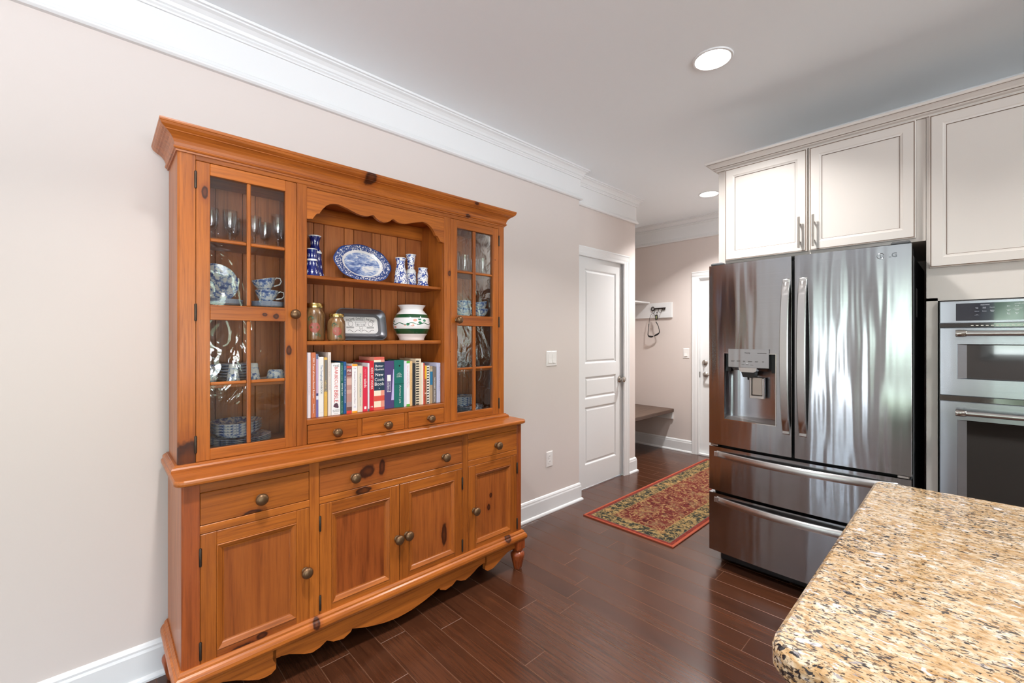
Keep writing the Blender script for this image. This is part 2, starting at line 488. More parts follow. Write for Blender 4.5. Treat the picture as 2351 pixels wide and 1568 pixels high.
# ---- ceiling and walls
struct(MB().box((-3.2, YR - 0.2, CEIL), (4.4, 5.1, CEIL + 0.1)).build('ceiling', 'ceil'), 'plain white painted ceiling')
def wall_holes(axis, p0, p1, a0, a1, holes, z1=CEIL):
    """wall slab between p0 and p1 on axis with rectangular openings (a0, a1, z0, z1)"""
    mb = MB(); cur = a0
    def bx(u0, u1, za, zb):
        if u1 - u0 < 1e-4 or zb - za < 1e-4: return
        if axis == 'Y': mb.box((u0, p0, za), (u1, p1, zb))
        else: mb.box((p0, u0, za), (p1, u1, zb))
    for h in sorted(holes):
        bx(cur, h[0], 0, z1); bx(h[0], h[1], 0, h[2]); bx(h[0], h[1], h[3], z1); cur = h[1]
    bx(cur, a1, 0, z1)
    return mb
XW, XD, XN, YF, YK = -2.205, -2.295, -2.97, 4.94, 3.52
YC1, YC2 = 2.861, 3.875
struct(MB().box((XW - 0.13, YR - 0.1, 0), (XW, YC1, CEIL)).build('wall_left', 'wall'), 'long pinkish beige wall behind the wooden hutch')
struct(wall_holes('X', XD - 0.11, XD, YC1, YC2, [(2.972, 3.688, 0, 2.043)]).build('wall_left_recess', 'wall'), 'short beige wall around the white closet door')
struct(MB().box((XN, YC2 - 0.1, 0), (XD - 0.11, YC2, CEIL)).build('wall_nook_end', 'wall'), 'beige end wall of the bench nook')
struct(MB().box((XN - 0.1, YC2 - 0.1, 0), (XN, YF, CEIL)).build('wall_nook', 'wall'), 'beige side wall of the bench nook')
struct(wall_holes('Y', YF, YF + 0.12, XN - 0.1, -0.95, [(-2.118, -1.2, 0, 1.998)]).build('wall_back', 'wall'), 'beige far wall with the bench, hooks and entry door')
struct(MB().box((-1.08, YK, 0), (-0.96, YF, CEIL)).build('wall_passage', 'wall'), 'passage wall behind the refrigerator')
struct(MB().box((-0.96, YK, 0), (4.3, YK + 0.12, CEIL)).build('wall_kitchen', 'wall'), 'kitchen wall behind the tall cabinets')
yh = [w[2:] for w in WINDOWS if w[0] == 'Y']; xh = [w[2:] for w in WINDOWS if w[0] == 'X']
struct(wall_holes('Y', YR - 0.12, YR, XW - 0.13, 4.3, yh).build('wall_rear', 'wall'), 'rear wall with windows behind the viewer')
struct(wall_holes('X', 4.2, 4.32, YR, YK, xh).build('wall_right', 'wall'), 'wall with added windows at the far side of the kitchen')
for i, (ax, pos, a0, a1, z0, z1) in enumerate(WINDOWS):
    e = struct(obj('window_%d' % (i + 1), None), 'white framed unseen window, sized to light the room'); fr = MB(); gl = MB()
    def put(mb, u0, u1, za, zb, d0, d1):
        if ax == 'Y': mb.box((u0, pos - d1, za), (u1, pos - d0, zb))
        else: mb.box((pos + d0, u0, za), (pos + d1, u1, zb))
    t = 0.055; mid = (a0 + a1) / 2
    for u0, u1, za, zb in ((a0, a0 + t, z0, z1), (a1 - t, a1, z0, z1), (mid - 0.03, mid + 0.03, z0, z1), (a0, a1, z0, z0 + t), (a0, a1, z1 - t, z1)):
        put(fr, u0, u1, za, zb, 0.02, 0.09)
    for u0, u1, za, zb in ((a0 - 0.09, a0, z0 - 0.02, z1 + 0.1), (a1, a1 + 0.09, z0 - 0.02, z1 + 0.1), (a0, a1, z1, z1 + 0.1), (a0 - 0.1, a1 + 0.1, z0 - 0.04, z0)):
        put(fr, u0, u1, za, zb, -0.02, 0.0)
    put(gl, a0 + t, a1 - t, z0 + t, z1 - t, 0.05, 0.055)
    fr.build('window_frame', 'trim', e); gl.build('pane', 'winglass', e)

# ---- crown, frieze band and its bead (one run each around the visible walls)
RUN = [(-1.08, YF), (XN, YF), (XN, YC2), (XD, YC2), (XD, YC1), (XW, YC1), (XW, YR)]
RUN2 = [(4.2, YK), (-1.08, YK), (-1.08, YF)]
crown = [(0, 2.606), (0.016, 2.606), (0.016, 2.614), (0.022, 2.620), (0.019, 2.628), (0.026, 2.632), (0.030, 2.645), (0.042, 2.658), (0.055, 2.664), (0.056, 2.670), (0.065, 2.672), (0.065, CEIL), (0, CEIL)]
bead = [(0, 2.440), (0.018, 2.440), (0.026, 2.447), (0.026, 2.455), (0.018, 2.461), (0.014, 2.474), (0.010, 2.478), (0, 2.478)]
band = [(0, 2.470), (0.008, 2.470), (0.008, 2.610), (0, 2.610)]
n = 0
for run in (RUN, RUN2):
    for prof, lab in ((crown, 'white crown moulding along the ceiling'), (band, 'flat white frieze band below the crown moulding'), (bead, 'white bead moulding under the frieze band')):
        n += 1; struct(MB().sweep(run, prof).build('trim_%d' % n, 'trim'), lab)
base = [(0, 0), (0.026, 0), (0.026, 0.008), (0.022, 0.016), (0.014, 0.020), (0.014, 0.108), (0.011, 0.118), (0.011, 0.126), (0.006, 0.136), (0, 0.140)]
struct(MB().sweep([(XW - 0.03, YC1), (XW, YC1), (XW, YR)], base).build('baseboard_left', 'trim'), 'tall white baseboard along the hutch wall')
struct(MB().sweep([(-2.192, YF), (XN, YF), (XN, YC2), (XD, YC2), (XD, 3.742)], base).build('baseboard_back', 'trim'), 'white baseboard around the bench nook')
struct(MB().sweep([(XW, YR), (4.2, YR), (4.2, YK), (1.5, YK)], base).build('baseboard_rear', 'trim'), 'white baseboard behind the viewer')

# ---- doors
def casing_prof(w):  # across the casing width: (across, proud)
    return [(0, 0), (0, 0.010), (0.006, 0.014), (w * 0.3, 0.012), (w * 0.45, 0.016), (w * 0.8, 0.018), (w * 0.9, 0.022), (w, 0.020), (w, 0)]
def panel_door(root, fn, w, h, panels, thick=0.035, mat='trim'):
    """fn(u, z, proud) -> point. stiles and rails with sunk raised panels"""
    mb = MB()
    def bx(u0, z0, u1, z1): mb.prism([(u0, z0), (u1, z0), (u1, z1), (u0, z1)], -thick, 0.0, fn)
    us = sorted({0, w} | {p[0] for p in panels} | {p[2] for p in panels}); a, b = us[1], us[-2]
    bx(0, 0, a, h); bx(b, 0, w, h)
    zs = [0] + [z for p in sorted(panels, key=lambda q: q[1]) for z in (p[1], p[3])] + [h]
    for i in range(0, len(zs), 2): bx(a, zs[i], b, zs[i + 1])
    mb.build('door_slab', mat, root)
    for p in panels:
        q = MB(); rings(q, p, [(0, 0), (0.006, -0.002), (0.012, -0.009), (0.018, -0.010), (0.034, -0.004), (0.036, -0.004)], fn)
        rings(q, p, [(0, -thick), (0, -0.03)], fn)
        q.build('door_panel', mat, root)
# closet door on the recessed wall
d1 = struct(obj('door_1', None), 'white three-panel closet door with a nickel knob, beside the rug')
XS = -2.316
f1 = lambda u, z, p: (XS + p, 2.978 + u, 0.012 + z)
panel_door(d1, f1, 0.704, 2.024, [(0.11, 0.195, 0.594, 0.70), (0.11, 0.768, 0.594, 0.965), (0.11, 1.078, 0.594, 1.912)])
cs = MB(); cw = 0.082
for y0, sgn in ((3.660, 1),):
    cs.prism(casing_prof(cw), 0.0, 2.043, lambda a, p, t: (XD + p, y0 + sgn * a, t))
cs.build('door_casing', 'trim', d1)
MB().prism(casing_prof(cw), 2.866, 3.742, lambda a, p, t: (XD + p, t, 2.020 + a)).build('door_casing', 'trim', d1)
jb = MB().box((XD - 0.10, 3.683, 0), (XD + 0.002, 3.688, 2.043)).box((XD - 0.10, 2.972, 2.037), (XD + 0.002, 3.688, 2.043)).box((XD - 0.10, 2.972, 0), (XD + 0.002, 2.977, 2.043))
jb.build('door_jamb', 'trim', d1)
kn = MB(); kc = (XS, 3.628, 0.925)
kn.lathe([(0.0, 0), (0.030, 0), (0.032, 0.004), (0.026, 0.010), (0.011, 0.013), (0.010, 0.030), (0.019, 0.036), (0.026, 0.046), (0.026, 0.054), (0.018, 0.062), (0, 0.064)], 20, kc, 0)
kn.build('door_knob', 'chrome', d1)
MB().box((XS - 0.03, 3.6835, 0.885), (XD + 0.004, 3.686, 0.965)).build('strike_plate', 'nickel', d1)
for z in (0.25, 1.05, 1.82): MB().lathe([(0.006, 0), (0.006, 0.09)], 8, (XS + 0.006, 2.976, z)).build('hinge', 'nickel', d1)
# entry door on the far wall
d2 = struct(obj('door_2', None), 'white entry door with deadbolt and lever, half hidden by the refrigerator')
f2 = lambda u, z, p: (-2.112 + u, YF + 0.018 - p, 0.025 + z)
panel_door(d2, f2, 0.90, 1.962, [(0.12, 0.22, 0.42, 0.80), (0.12, 0.98, 0.42, 1.84)])
MB().prism(casing_prof(0.078), 0.0, 1.998, lambda a, p, t: (-2.114 - a, YF - p, t)).build('door_casing', 'trim', d2)
MB().prism(casing_prof(0.078), 0.0, 1.998, lambda a, p, t: (-1.204 + a, YF - p, t)).build('door_casing', 'trim', d2)
MB().prism(casing_prof(0.078), -2.192, -1.126, lambda a, p, t: (t, YF - p, 1.984 + a)).build('door_casing', 'trim', d2)
MB().box((-2.118, YF - 0.02, 0.0), (-1.2, YF + 0.10, 0.022), 0.003).build('threshold', 'trim', d2)
MB().box((-2.118, YF, 0.022), (-2.113, YF + 0.10, 1.998)).build('door_jamb', 'trim', d2)
dl = MB().lathe([(0, 0), (0.030, 0), (0.031, -0.006), (0.024, -0.014), (0.012, -0.018), (0, -0.018)], 18, (-2.058, YF + 0.018, 1.040), 1)
dl.box((-2.062, YF - 0.018, 1.022), (-2.054, YF + 0.002, 1.058), 0.003); dl.build('deadbolt', 'nickel', d2)
lv = MB().lathe([(0, 0), (0.030, 0), (0.031, -0.006), (0.022, -0.016), (0.011, -0.02), (0.011, -0.045), (0, -0.046)], 18, (-2.050, YF + 0.018, 0.905), 1)
lv.tube([(-2.05, YF - 0.03, 0.905), (-2.02, YF - 0.032, 0.906), (-1.985, YF - 0.028, 0.902), (-1.95, YF - 0.026, 0.898)], 0.008, 8); lv.build('door_lever', 'nickel', d2)
MB().box((-2.113, YF - 0.0005, 0.87), (-2.1125, YF + 0.03, 0.935)).build('strike_plate', 'bronze_hinge', d2)

# ---- recessed ceiling lights: a row over the hutch side and rows over the kitchen
lens_me = MB().lathe([(0.0, 0.004), (0.080, 0.004)], 28).mesh('lens', 'lens')
ring_me = MB().lathe([(0.080, 0.004), (0.081, 0.0), (0.090, 0.0), (0.093, 0.004), (0.093, 0.006)], 28).mesh('trim_ring', 'trim')
CANS = [(-0.872, 2.19, 'recessed round ceiling light glowing above the refrigerator end of the hutch'),
        (-1.715, 4.22, 'recessed round ceiling light glowing in the passage by the entry door'),
        (-0.95, 0.28, 'recessed ceiling light over the floor in front of the hutch'),
        (-0.95, -1.65, 'recessed ceiling light over the room behind the viewer'),
        (1.0, 2.19, 'recessed ceiling light in front of the wall ovens'),
        (1.0, 0.28, 'recessed ceiling light over the granite island'),
        (1.0, -1.65, 'recessed ceiling light near the rear window'),
        (-0.95, -3.5, 'added recessed ceiling light by the tall rear windows behind the viewer'), (1.0, -3.5, 'added recessed ceiling light by the middle rear window'),  # unseen pair added to even out the room light
        (2.9, 0.6, 'recessed ceiling light at the far end of the kitchen')]
for x, y, lab in CANS:
    t = thing('recessed_light', lab, 'ceiling light', (x, y, CEIL - 0.006), 0, 'recessed ceiling lights')
    obj('lens', lens_me, t); obj('trim_ring', ring_me, t)
    ld = bpy.data.lights.new('bulb', 'AREA'); ld.shape = 'DISK'; ld.size = 0.15; ld.energy = CAN_W * (1.5 if y > 4 else 1.0); ld.color = CAN_COL; ld.spread = math.radians(118)
    obj('bulb', ld, t, (0, 0, -0.004))
# ---- ceiling air grille in the passage is hidden by distance; wall plates
def wall_plate(name, label, cat, loc, rz, gangs, kind):
    """built facing local -Y"""
    t = thing(name, label, cat, loc, rz); w = 0.072 + 0.046 * (gangs - 1); h = 0.116
    p = MB(); rings(p, (-w / 2, -h / 2, w / 2, h / 2), [(0, 0.0), (0.0, 0.002), (0.004, 0.005), (0.006, 0.0055)], lambda u, v, q: (u, -q, v)); p.build('plate', 'plate', t)
    for g in range(gangs):
        cx = (g - (gangs - 1) / 2) * 0.046
        if kind == 'switch':
            r = MB(); r.prism([(-0.033, 0.0055), (0.033, 0.0055), (0.033, 0.0065), (0.0, 0.0075), (-0.033, 0.0125)], cx - 0.0165, cx + 0.0165, lambda a, b, q: (q, -b, a)); r.build('rocker', 'plate', t)
        else:
            for s in (-1, 1):
                r = MB().lathe([(0.017, -0.0055), (0.017, -0.0075), (0.0, -0.0075)], 18, (cx, 0, s * 0.0195), 1); r.cur = 1
                for q in (-1, 1): r.box((cx + q * 0.006 - 0.001, -0.0078, s * 0.0195 - 0.001), (cx + q * 0.006 + 0.001, -0.0074, s * 0.0195 + 0.006))
                r.build('socket', ['plate', 'black'], t)
wall_plate('light_switch', 'white double rocker light switch on the wall between hutch and closet door', 'light switch', (XW, 2.52, 1.16), PI / 2, 2, 'switch')
wall_plate('power_outlet', 'white double power outlet low on the wall beside the hutch', 'power outlet', (XW, 2.496, 0.401), PI / 2, 1, 'outlet')
wall_plate('light_switch', 'white single light switch beside the entry door', 'light switch', (-2.266, YF, 1.14), 0, 1, 'switch')

# ================================================================== the pine hutch
HR = -math.radians(0.35); HO = Vector((-2.175, 0.2105, 0.0))
HM = Matrix.Translation(HO) @ Matrix.Rotation(HR, 4, 'Z')
def hw(d, s, z): return tuple(HM @ Vector((d, s, z)))
hutch = thing('hutch', 'large honey pine hutch with glazed doors, open centre shelves and drawers', 'hutch', HO, HR)
SPECIAL = {}
def wk(base_axis, knots, light=PL, dark=PD, rough=0.32):
    nm = 'pine_knotty'; m = wood(nm, base_axis, light, dark, rough, knots); return m
def hp(name, lo, hi, mat, parent=None, c=0.0015): return MB().box(lo, hi, c).build(name, mat, parent or hutch)
def knob(parent, d, s, z, r=0.021, mat='brass_old'):
    p = [(0.0, 0.0), (r * 0.62, 0.0), (r * 0.64, 0.003), (r * 0.42, 0.006), (r * 0.38, 0.012), (r * 0.55, 0.016), (r * 0.9, 0.021), (r, 0.027), (r * 0.93, 0.033), (r * 0.62, 0.038), (r * 0.25, 0.040), (0, 0.0403)]
    MB().lathe(p, 20, (d, s, z), 0).build('knob', mat, parent)
def hinge(parent, d, s, z, l=0.056):
    mb = MB().lathe([(0, -l / 2 - 0.004), (0.003, -l / 2 - 0.003), (0.0042, -l / 2), (0.0042, l / 2), (0.003, l / 2 + 0.003), (0, l / 2 + 0.004)], 10, (d + 0.002, s, z))
    mb.box((d - 0.006, s - 0.004, z - l / 2), (d + 0.0008, s + 0.004, z + l / 2)); mb.build('hinge', 'bronze_hinge', parent)
def rrect4(x0, y0, x1, y1, r, i=0.0, n=6):
    x0 += i; y0 += i; x1 -= i; y1 -= i; r = [max(a - i, 0.0005) for a in r]
    return (arc(x0 + r[0], y0 + r[0], r[0], PI, 1.5 * PI, n) + arc(x1 - r[1], y0 + r[1], r[1], 1.5 * PI, 2 * PI, n) +
            arc(x1 - r[2], y1 - r[2], r[2], 0, PI / 2, n) + arc(x0 + r[3], y1 - r[3], r[3], PI / 2, PI, n))
def rslab(mb, x0, y0, x1, y1, r, layers):
    """rounded slab: layers = (inset, z) bottom to top"""
    vs = []; fs = []; n = 0
    for i, z in layers:
        P = rrect4(x0, y0, x1, y1, r, i); n = len(P); vs += [(a, b, z) for a, b in P]
    for k in range(len(layers) - 1):
        for j in range(n): fs.append((k * n + j, k * n + (j + 1) % n, (k + 1) * n + (j + 1) % n, (k + 1) * n + j))
    mb.add(vs, fs, False); mb.add(vs, [tuple(range(n))[::-1], tuple(range((len(layers) - 1) * n, len(layers) * n))], False)
    return mb

DB, DU = 0.385, 0.26
BS0, BS1 = 0.0, 1.567
US0, US1 = 0.003, 1.545
# ---- base carcass
hp('side_panel', (0.004, BS0, 0.12), (DB - 0.02, BS0 + 0.02, 0.832), 'pine_v')
hp('side_panel', (0.004, BS1 - 0.02, 0.12), (DB - 0.02, BS1, 0.832), 'pine_v')
hp('base_back', (0.004, BS0 + 0.02, 0.16), (0.012, BS1 - 0.02, 0.832), 'pine_in')
hp('base_floor', (0.012, BS0 + 0.02, 0.17), (DB - 0.022, BS1 - 0.02, 0.188), 'pine_h')
dark_v = wood('pine_dark_upright', 2, (164, 84, 38), (112, 50, 20))
stl = MB(); stl.prism([(DB - 0.021, BS0), (DB - 0.008, BS0)] + arc(DB - 0.008, BS0 + 0.008, 0.008, -PI / 2, 0, 4) + [(DB, 0.050), (DB - 0.021, 0.050)], 0.165, 0.832, lambda a, b, t: (a, b, t))
stl.build('stile', dark_v, hutch)
hp('stile', (DB - 0.021, 0.403, 0.165), (DB, 0.4415, 0.832), 'pine_v')
hp('stile', (DB - 0.021, 1.1465, 0.165), (DB, 1.1835, 0.832), 'pine_v')
hp('stile', (DB - 0.021, 1.532, 0.165), (DB, BS1, 0.832), dark_v, c=0.004)
for a, b in ((0.050, 0.403), (0.4415, 1.1465), (1.1835, 1.532)):
    hp('rail', (DB - 0.021, a, 0.7965), (DB, b, 0.832), 'pine_h')
    hp('rail', (DB - 0.021, a, 0.6565), (DB, b, 0.6845), wk(1, [((DB, 0.624, 0.668), (0.05, 0.035, 0.012))]) if a > 0.4 and a < 1 else 'pine_h')
    hp('rail', (DB - 0.021, a, 0.165), (DB, b, 0.1955), 'pine_h')
def drawer(s0, s1, z0, z1, d, knobs, mat='pine_h', kr=0.0215):
    t = hp('drawer', (d - 0.30 if d > 0.3 else d - 0.2, s0 + 0.0015, z0 + 0.0015), (d, s1 - 0.0015, z1 - 0.0015), mat, c=0.002)
    for s in knobs: knob(t, d, s, (z0 + z1) / 2 - 0.004, kr)
drawer(0.050, 0.403, 0.6845, 0.7965, DB, (0.231,), wk(1, [((DB, 0.208, 0.687), (0.05, 0.026, 0.010))]))
drawer(0.4415, 1.1465, 0.6845, 0.7965, DB, (0.580, 1.034), wk(1, [((DB, 0.640, 0.749), (0.06, 0.030, 0.024)), ((DB, 0.708, 0.752), (0.06, 0.013, 0.030))], (184, 104, 46), (110, 50, 20)))
drawer(1.1835, 1.532, 0.6845, 0.7965, DB, (1.375,))
def cab_door(s0, s1, z0, z1, hinge_s, knob_s, knob_z, knots=(), rail_knots=()):
    g = 0.0015; t = obj('cabinet_door', None, hutch); s0 += g; s1 -= g; z0 += g; z1 -= g; w = 0.047
    hp('stile', (DB - 0.021, s0, z0), (DB, s0 + w, z1), 'pine_v', t); hp('stile', (DB - 0.021, s1 - w, z0), (DB, s1, z1), 'pine_v', t)
    hp('rail', (DB - 0.021, s0 + w, z1 - w), (DB, s1 - w, z1), 'pine_h', t)
    hp('rail', (DB - 0.021, s0 + w, z0), (DB, s1 - w, z0 + w), wk(1, rail_knots, (184, 104, 46), (116, 54, 22)) if rail_knots else 'pine_h', t)
    fn = lambda u, v, p: (DB + p, u, v)
    # mitred ogee around the panel, one piece per side
    R = (s0 + w, z0 + w, s1 - w, z1 - w); st = [(0, 0.0), (0.0025, 0.002), (0.006, 0.0), (0.016, -0.006), (0.019, -0.010), (0.023, -0.011)]
    for side in range(4):
        mb = MB(); P = []
        for i, h in st:
            a, b, c, d = R[0] + i, R[1] + i, R[2] - i, R[3] - i
            e = [((a, b), (c, b)), ((c, b), (c, d)), ((c, d), (a, d)), ((a, d), (a, b))][side]
            P += [fn(*e[0], h), fn(*e[1], h)]
        for k in range(len(st) - 1): mb.add(P[2 * k:2 * k + 4], [(0, 1, 3, 2)], False)
        mb.build('moulding', 'pine_h' if side in (0, 2) else 'pine_v', t)
    pm = wk(2, knots, (178, 100, 44), (122, 58, 25)) if knots else PANELS.pop(0)
    MB().box((DB - 0.018, R[0] + 0.01, R[1] + 0.01), (DB - 0.0112, R[2] - 0.01, R[3] - 0.01)).build('panel', pm, t)
    for z in (z0 + 0.068, z1 - 0.075): hinge(t, DB, hinge_s, z)
    knob(t, DB, knob_s, knob_z, 0.0215)
PANELS = [wood('pine_panel', 2, (174, 98, 44), (128, 62, 27), grain=0.5), wood('pine_panel_dark', 2, (168, 88, 38), (106, 46, 18), streak=5)]
cab_door(0.050, 0.4035, 0.1955, 0.6565, 0.0515, 0.387, 0.414, (), [((DB, 0.182, 0.213), (0.05, 0.040, 0.017)), ((DB, 0.236, 0.232), (0.05, 0.018, 0.010))])
cab_door(0.4415, 0.794, 0.1955, 0.6565, 0.443, 0.780, 0.416)
cab_door(0.794, 1.1465, 0.1955, 0.6565, 1.145, 0.829, 0.419, [((DB, 1.043, 0.352), (0.06, 0.014, 0.056))])
cab_door(1.1835, 1.532, 0.1955, 0.6565, 1.5305, 1.220, 0.4235, [((DB, 1.345, 0.468), (0.06, 0.008, 0.012)), ((DB, 1.33, 0.41), (0.06, 0.010, 0.018))])
# ---- base moulding, apron, feet
bprof = [(-0.02, 0.166), (0.014, 0.166), (0.021, 0.171), (0.024, 0.180), (0.023, 0.191), (0.018, 0.201), (0.012, 0.206), (0.011, 0.213), (0.004, 0.221), (-0.02, 0.221)]
hpath = lambda s0, s1, d: [(0.004, s1), (d, s1), (d, s0), (0.004, s0)]
MB().sweep(hpath(BS0, BS1, DB), bprof).build('base_moulding', wk(1, [((0.40, 0.423, 0.2), (0.05, 0.012, 0.02)), ((0.40, 1.45, 0.21), (0.05, 0.02, 0.02))]), hutch)
half = [(0.055, 0.126), (0.1179, 0.124), (0.1558, 0.109), (0.197, 0.0864), (0.229, 0.0723), (0.251, 0.0703), (0.2688, 0.0719), (0.2846, 0.0834), (0.2855, 0.0984), (0.274, 0.1215), (0.3028, 0.1216), (0.3308, 0.1149), (0.3859, 0.0879), (0.4162, 0.0794), (0.4443, 0.0854), (0.4716, 0.1003), (0.4974, 0.0834), (0.5389, 0.0756), (0.5693, 0.0893), (0.5755, 0.1006), (0.615, 0.086), (0.6518, 0.0751), (0.69, 0.066), (0.7257, 0.0595), (0.76, 0.056)]
CS = 0.7925
low = half + [(CS, 0.054)] + [(2 * CS - a, b) for a, b in half[::-1]]
ap = MB(); F = []
vsA = [(DB - 0.004 - t, a, z) for t in (0.0, 0.02) for a, z in low] + [(DB - 0.004 - t, a, 0.168) for t in (0.0, 0.02) for a, z in low]
n = len(low)
for i in range(n - 1):
    F += [(i, i + 1, 2 * n + i + 1, 2 * n + i), (n + i, 3 * n + i, 3 * n + i + 1, n + i + 1), (i, n + i, n + i + 1, i + 1)]
ap.add(vsA, F, False); ap.build('apron', 'pine_h', hutch)
for s, d in ((0.018, 0.372), (1.549, 0.372), (0.018, 0.034), (1.549, 0.034)):
    ft = MB().lathe([(0.0, 0), (0.020, 0.0), (0.023, 0.004), (0.028, 0.025), (0.035, 0.055), (0.040, 0.078), (0.039, 0.090), (0.031, 0.099), (0.024, 0.103), (0.029, 0.107), (0.030, 0.112), (0.024, 0.117), (0, 0.117)], 22, (d, s, 0))
    fo = ft.build('foot', 'foot', hutch)
    hp('leg_block', (d - 0.030, s - 0.030, 0.116), (d + 0.030, s + 0.030, 0.168), 'foot', fo, 0.002)
# ---- countertop and the upper case
ct = rslab(MB(), 0.0, -0.022, 0.415, 1.588, (0.002, 0.034, 0.034, 0.002), [(0.006, 0.832), (0.001, 0.835), (0.0, 0.842), (0.001, 0.848), (0.005, 0.852)])
ct.build('countertop', 'pine_h', hutch)
umould = [(-0.012, 0.852), (0.020, 0.852), (0.020, 0.861), (0.016, 0.867), (0.009, 0.870), (0.008, 0.873), (-0.012, 0.873)]
MB().sweep(hpath(US0, US1, DU), umould).build('waist_moulding', 'pine_h', hutch)
hp('side_panel', (0.004, US0, 0.852), (DU - 0.02, US0 + 0.018, 2.045), 'pine_v')
hp('side_panel', (0.004, US1 - 0.018, 0.852), (DU - 0.02, US1, 2.045), 'pine_v')
stl = MB(); stl.prism([(DU - 0.02, US0), (DU - 0.007, US0), (DU, US0 + 0.006), (DU, 0.0545), (DU - 0.02, 0.0545)], 0.853, 1.985, lambda a, b, t: (a, b, t))
stl.build('stile', wk(2, [((DU, 0.0309, 0.90), (0.05, 0.04, 0.05))]), hutch)
hp('stile', (DU - 0.02, 0.396, 0.873), (DU, 0.435, 1.956), 'pine_v')
hp('stile', (DU - 0.02, 1.123, 0.873), (DU, 1.1635, 1.956), wk(2, [((DU, 1.155, 1.661), (0.05, 0.008, 0.014))]))
hp('stile', (DU - 0.02, 1.5045, 0.853), (DU, US1, 1.985), 'pine_v')
hp('top_rail', (DU - 0.02, 0.0545, 1.956), (DU, 1.5045, 1.985), 'pine_h')
cprof = [(-0.02, 1.973), (0.005, 1.973), (0.006, 1.979), (0.010, 1.980), (0.0125, 1.984), (0.0125, 1.988), (0.009, 1.990), (0.0105, 2.000), (0.0145, 2.010), (0.0215, 2.020), (0.031, 2.0275), (0.0365, 2.0295), (0.0375, 2.032), (0.043, 2.035), (0.049, 2.041), (0.0515, 2.0465), (0.051, 2.048), (0.053, 2.050), (0.0535, 2.055), (0.053, 2.060), (-0.02, 2.060)]
MB().sweep(hpath(US0, US1, DU), cprof).build('crown', wk(1, [((0.30, 0.696, 2.037), (0.09, 0.022, 0.028)), ((0.30, 1.30, 2.05), (0.06, 0.012, 0.008)), ((0.27, 1.27, 1.985), (0.03, 0.012, 0.008))]), hutch)
hp('top_board', (0.004, US0 + 0.018, 2.03), (DU - 0.02, US1 - 0.018, 2.045), 'pine_h')
hp('inner_ceiling', (0.02, US0 + 0.018, 1.935), (DU - 0.02, US1 - 0.018, 1.95), 'pine_h')
hp('back_cleat', (0.0225, 0.43, 1.862), (0.040, 1.128, 1.935), 'pine_h')
for s in (0.420, 1.124): hp('partition', (0.022, s, 0.873), (DU - 0.02, s + 0.014, 1.935), 'pine_v')
hp('backing', (0.004, US0 + 0.018, 0.852), (0.009, US1 - 0.018, 1.96), 'foot', c=0)
gr = sorted([0.5437 + 0.1465 * k for k in range(-4, 8)] + [0.592 + 0.1465 * k for k in range(-4, 8)])
gr = [US0 + 0.018] + [g for g in gr if US0 + 0.03 < g < US1 - 0.03] + [US1 - 0.018]
for a, b in zip(gr, gr[1:]): hp('back_board', (0.010, a + 0.0014, 0.853), (0.021, b - 0.0014, 1.95), 'pine_in', c=0.0014)
# centre shelves, deck, small drawers, valance
hp('shelf', (0.022, 0.434, 1.572), (0.230, 1.124, 1.587), 'pine_h', c=0.003); hp('shelf', (0.022, 0.434, 1.287), (0.230, 1.124, 1.305), 'pine_h', c=0.003)
hp('deck', (0.022, 0.435, 0.9535), (DU, 1.123, 0.9755), 'pine_h', c=0.002)
drawer(0.4365, 0.653, 0.8725, 0.9535, DU, (0.5547,), kr=0.0195); drawer(0.6745, 0.8906, 0.8725, 0.9535, DU, (0.793,), kr=0.0195); drawer(0.9102, 1.1225, 0.8725, 0.9535, DU, (1.0293,), kr=0.0195)
hp('divider', (DU - 0.03, 0.653, 0.8725), (DU - 0.003, 0.6745, 0.9535), 'pine_v'); hp('divider', (DU - 0.03, 0.8906, 0.8725), (DU - 0.003, 0.9102, 0.9535), 'pine_v')
val = [(0.435, 1.8165), (0.4584, 1.8205), (0.4700, 1.838), (0.476, 1.8455), (0.487, 1.848), (0.497, 1.866), (0.515, 1.887), (0.532, 1.898), (0.5495, 1.903), (0.567, 1.904), (0.5856, 1.9), (0.612, 1.893), (0.6384, 1.884), (0.66, 1.878), (0.6853, 1.8752), (0.7052, 1.878), (0.72, 1.885), (0.728, 1.8882), (0.735, 1.885), (0.7445, 1.876), (0.76, 1.867)]
valf = val + [(0.7795, 1.863)] + [(2 * 0.7795 - a, b) for a, b in val[::-1]]
vb = MB(); n = len(valf); F = []
vsV = [(DU - 0.003 - t, a, z) for t in (0.0, 0.018) for a, z in valf] + [(DU - 0.003 - t, a, 1.9455) for t in (0.0, 0.018) for a, z in valf]
for i in range(n - 1): F += [(i, i + 1, 2 * n + i + 1, 2 * n + i), (n + i, 3 * n + i, 3 * n + i + 1, n + i + 1), (i, n + i, n + i + 1, i + 1)]
vb.add(vsV, F, False); vb.build('valance', 'pine_h', hutch)
hp('rail', (DU - 0.02, 0.435, 1.9465), (DU, 1.123, 1.956), 'pine_h')
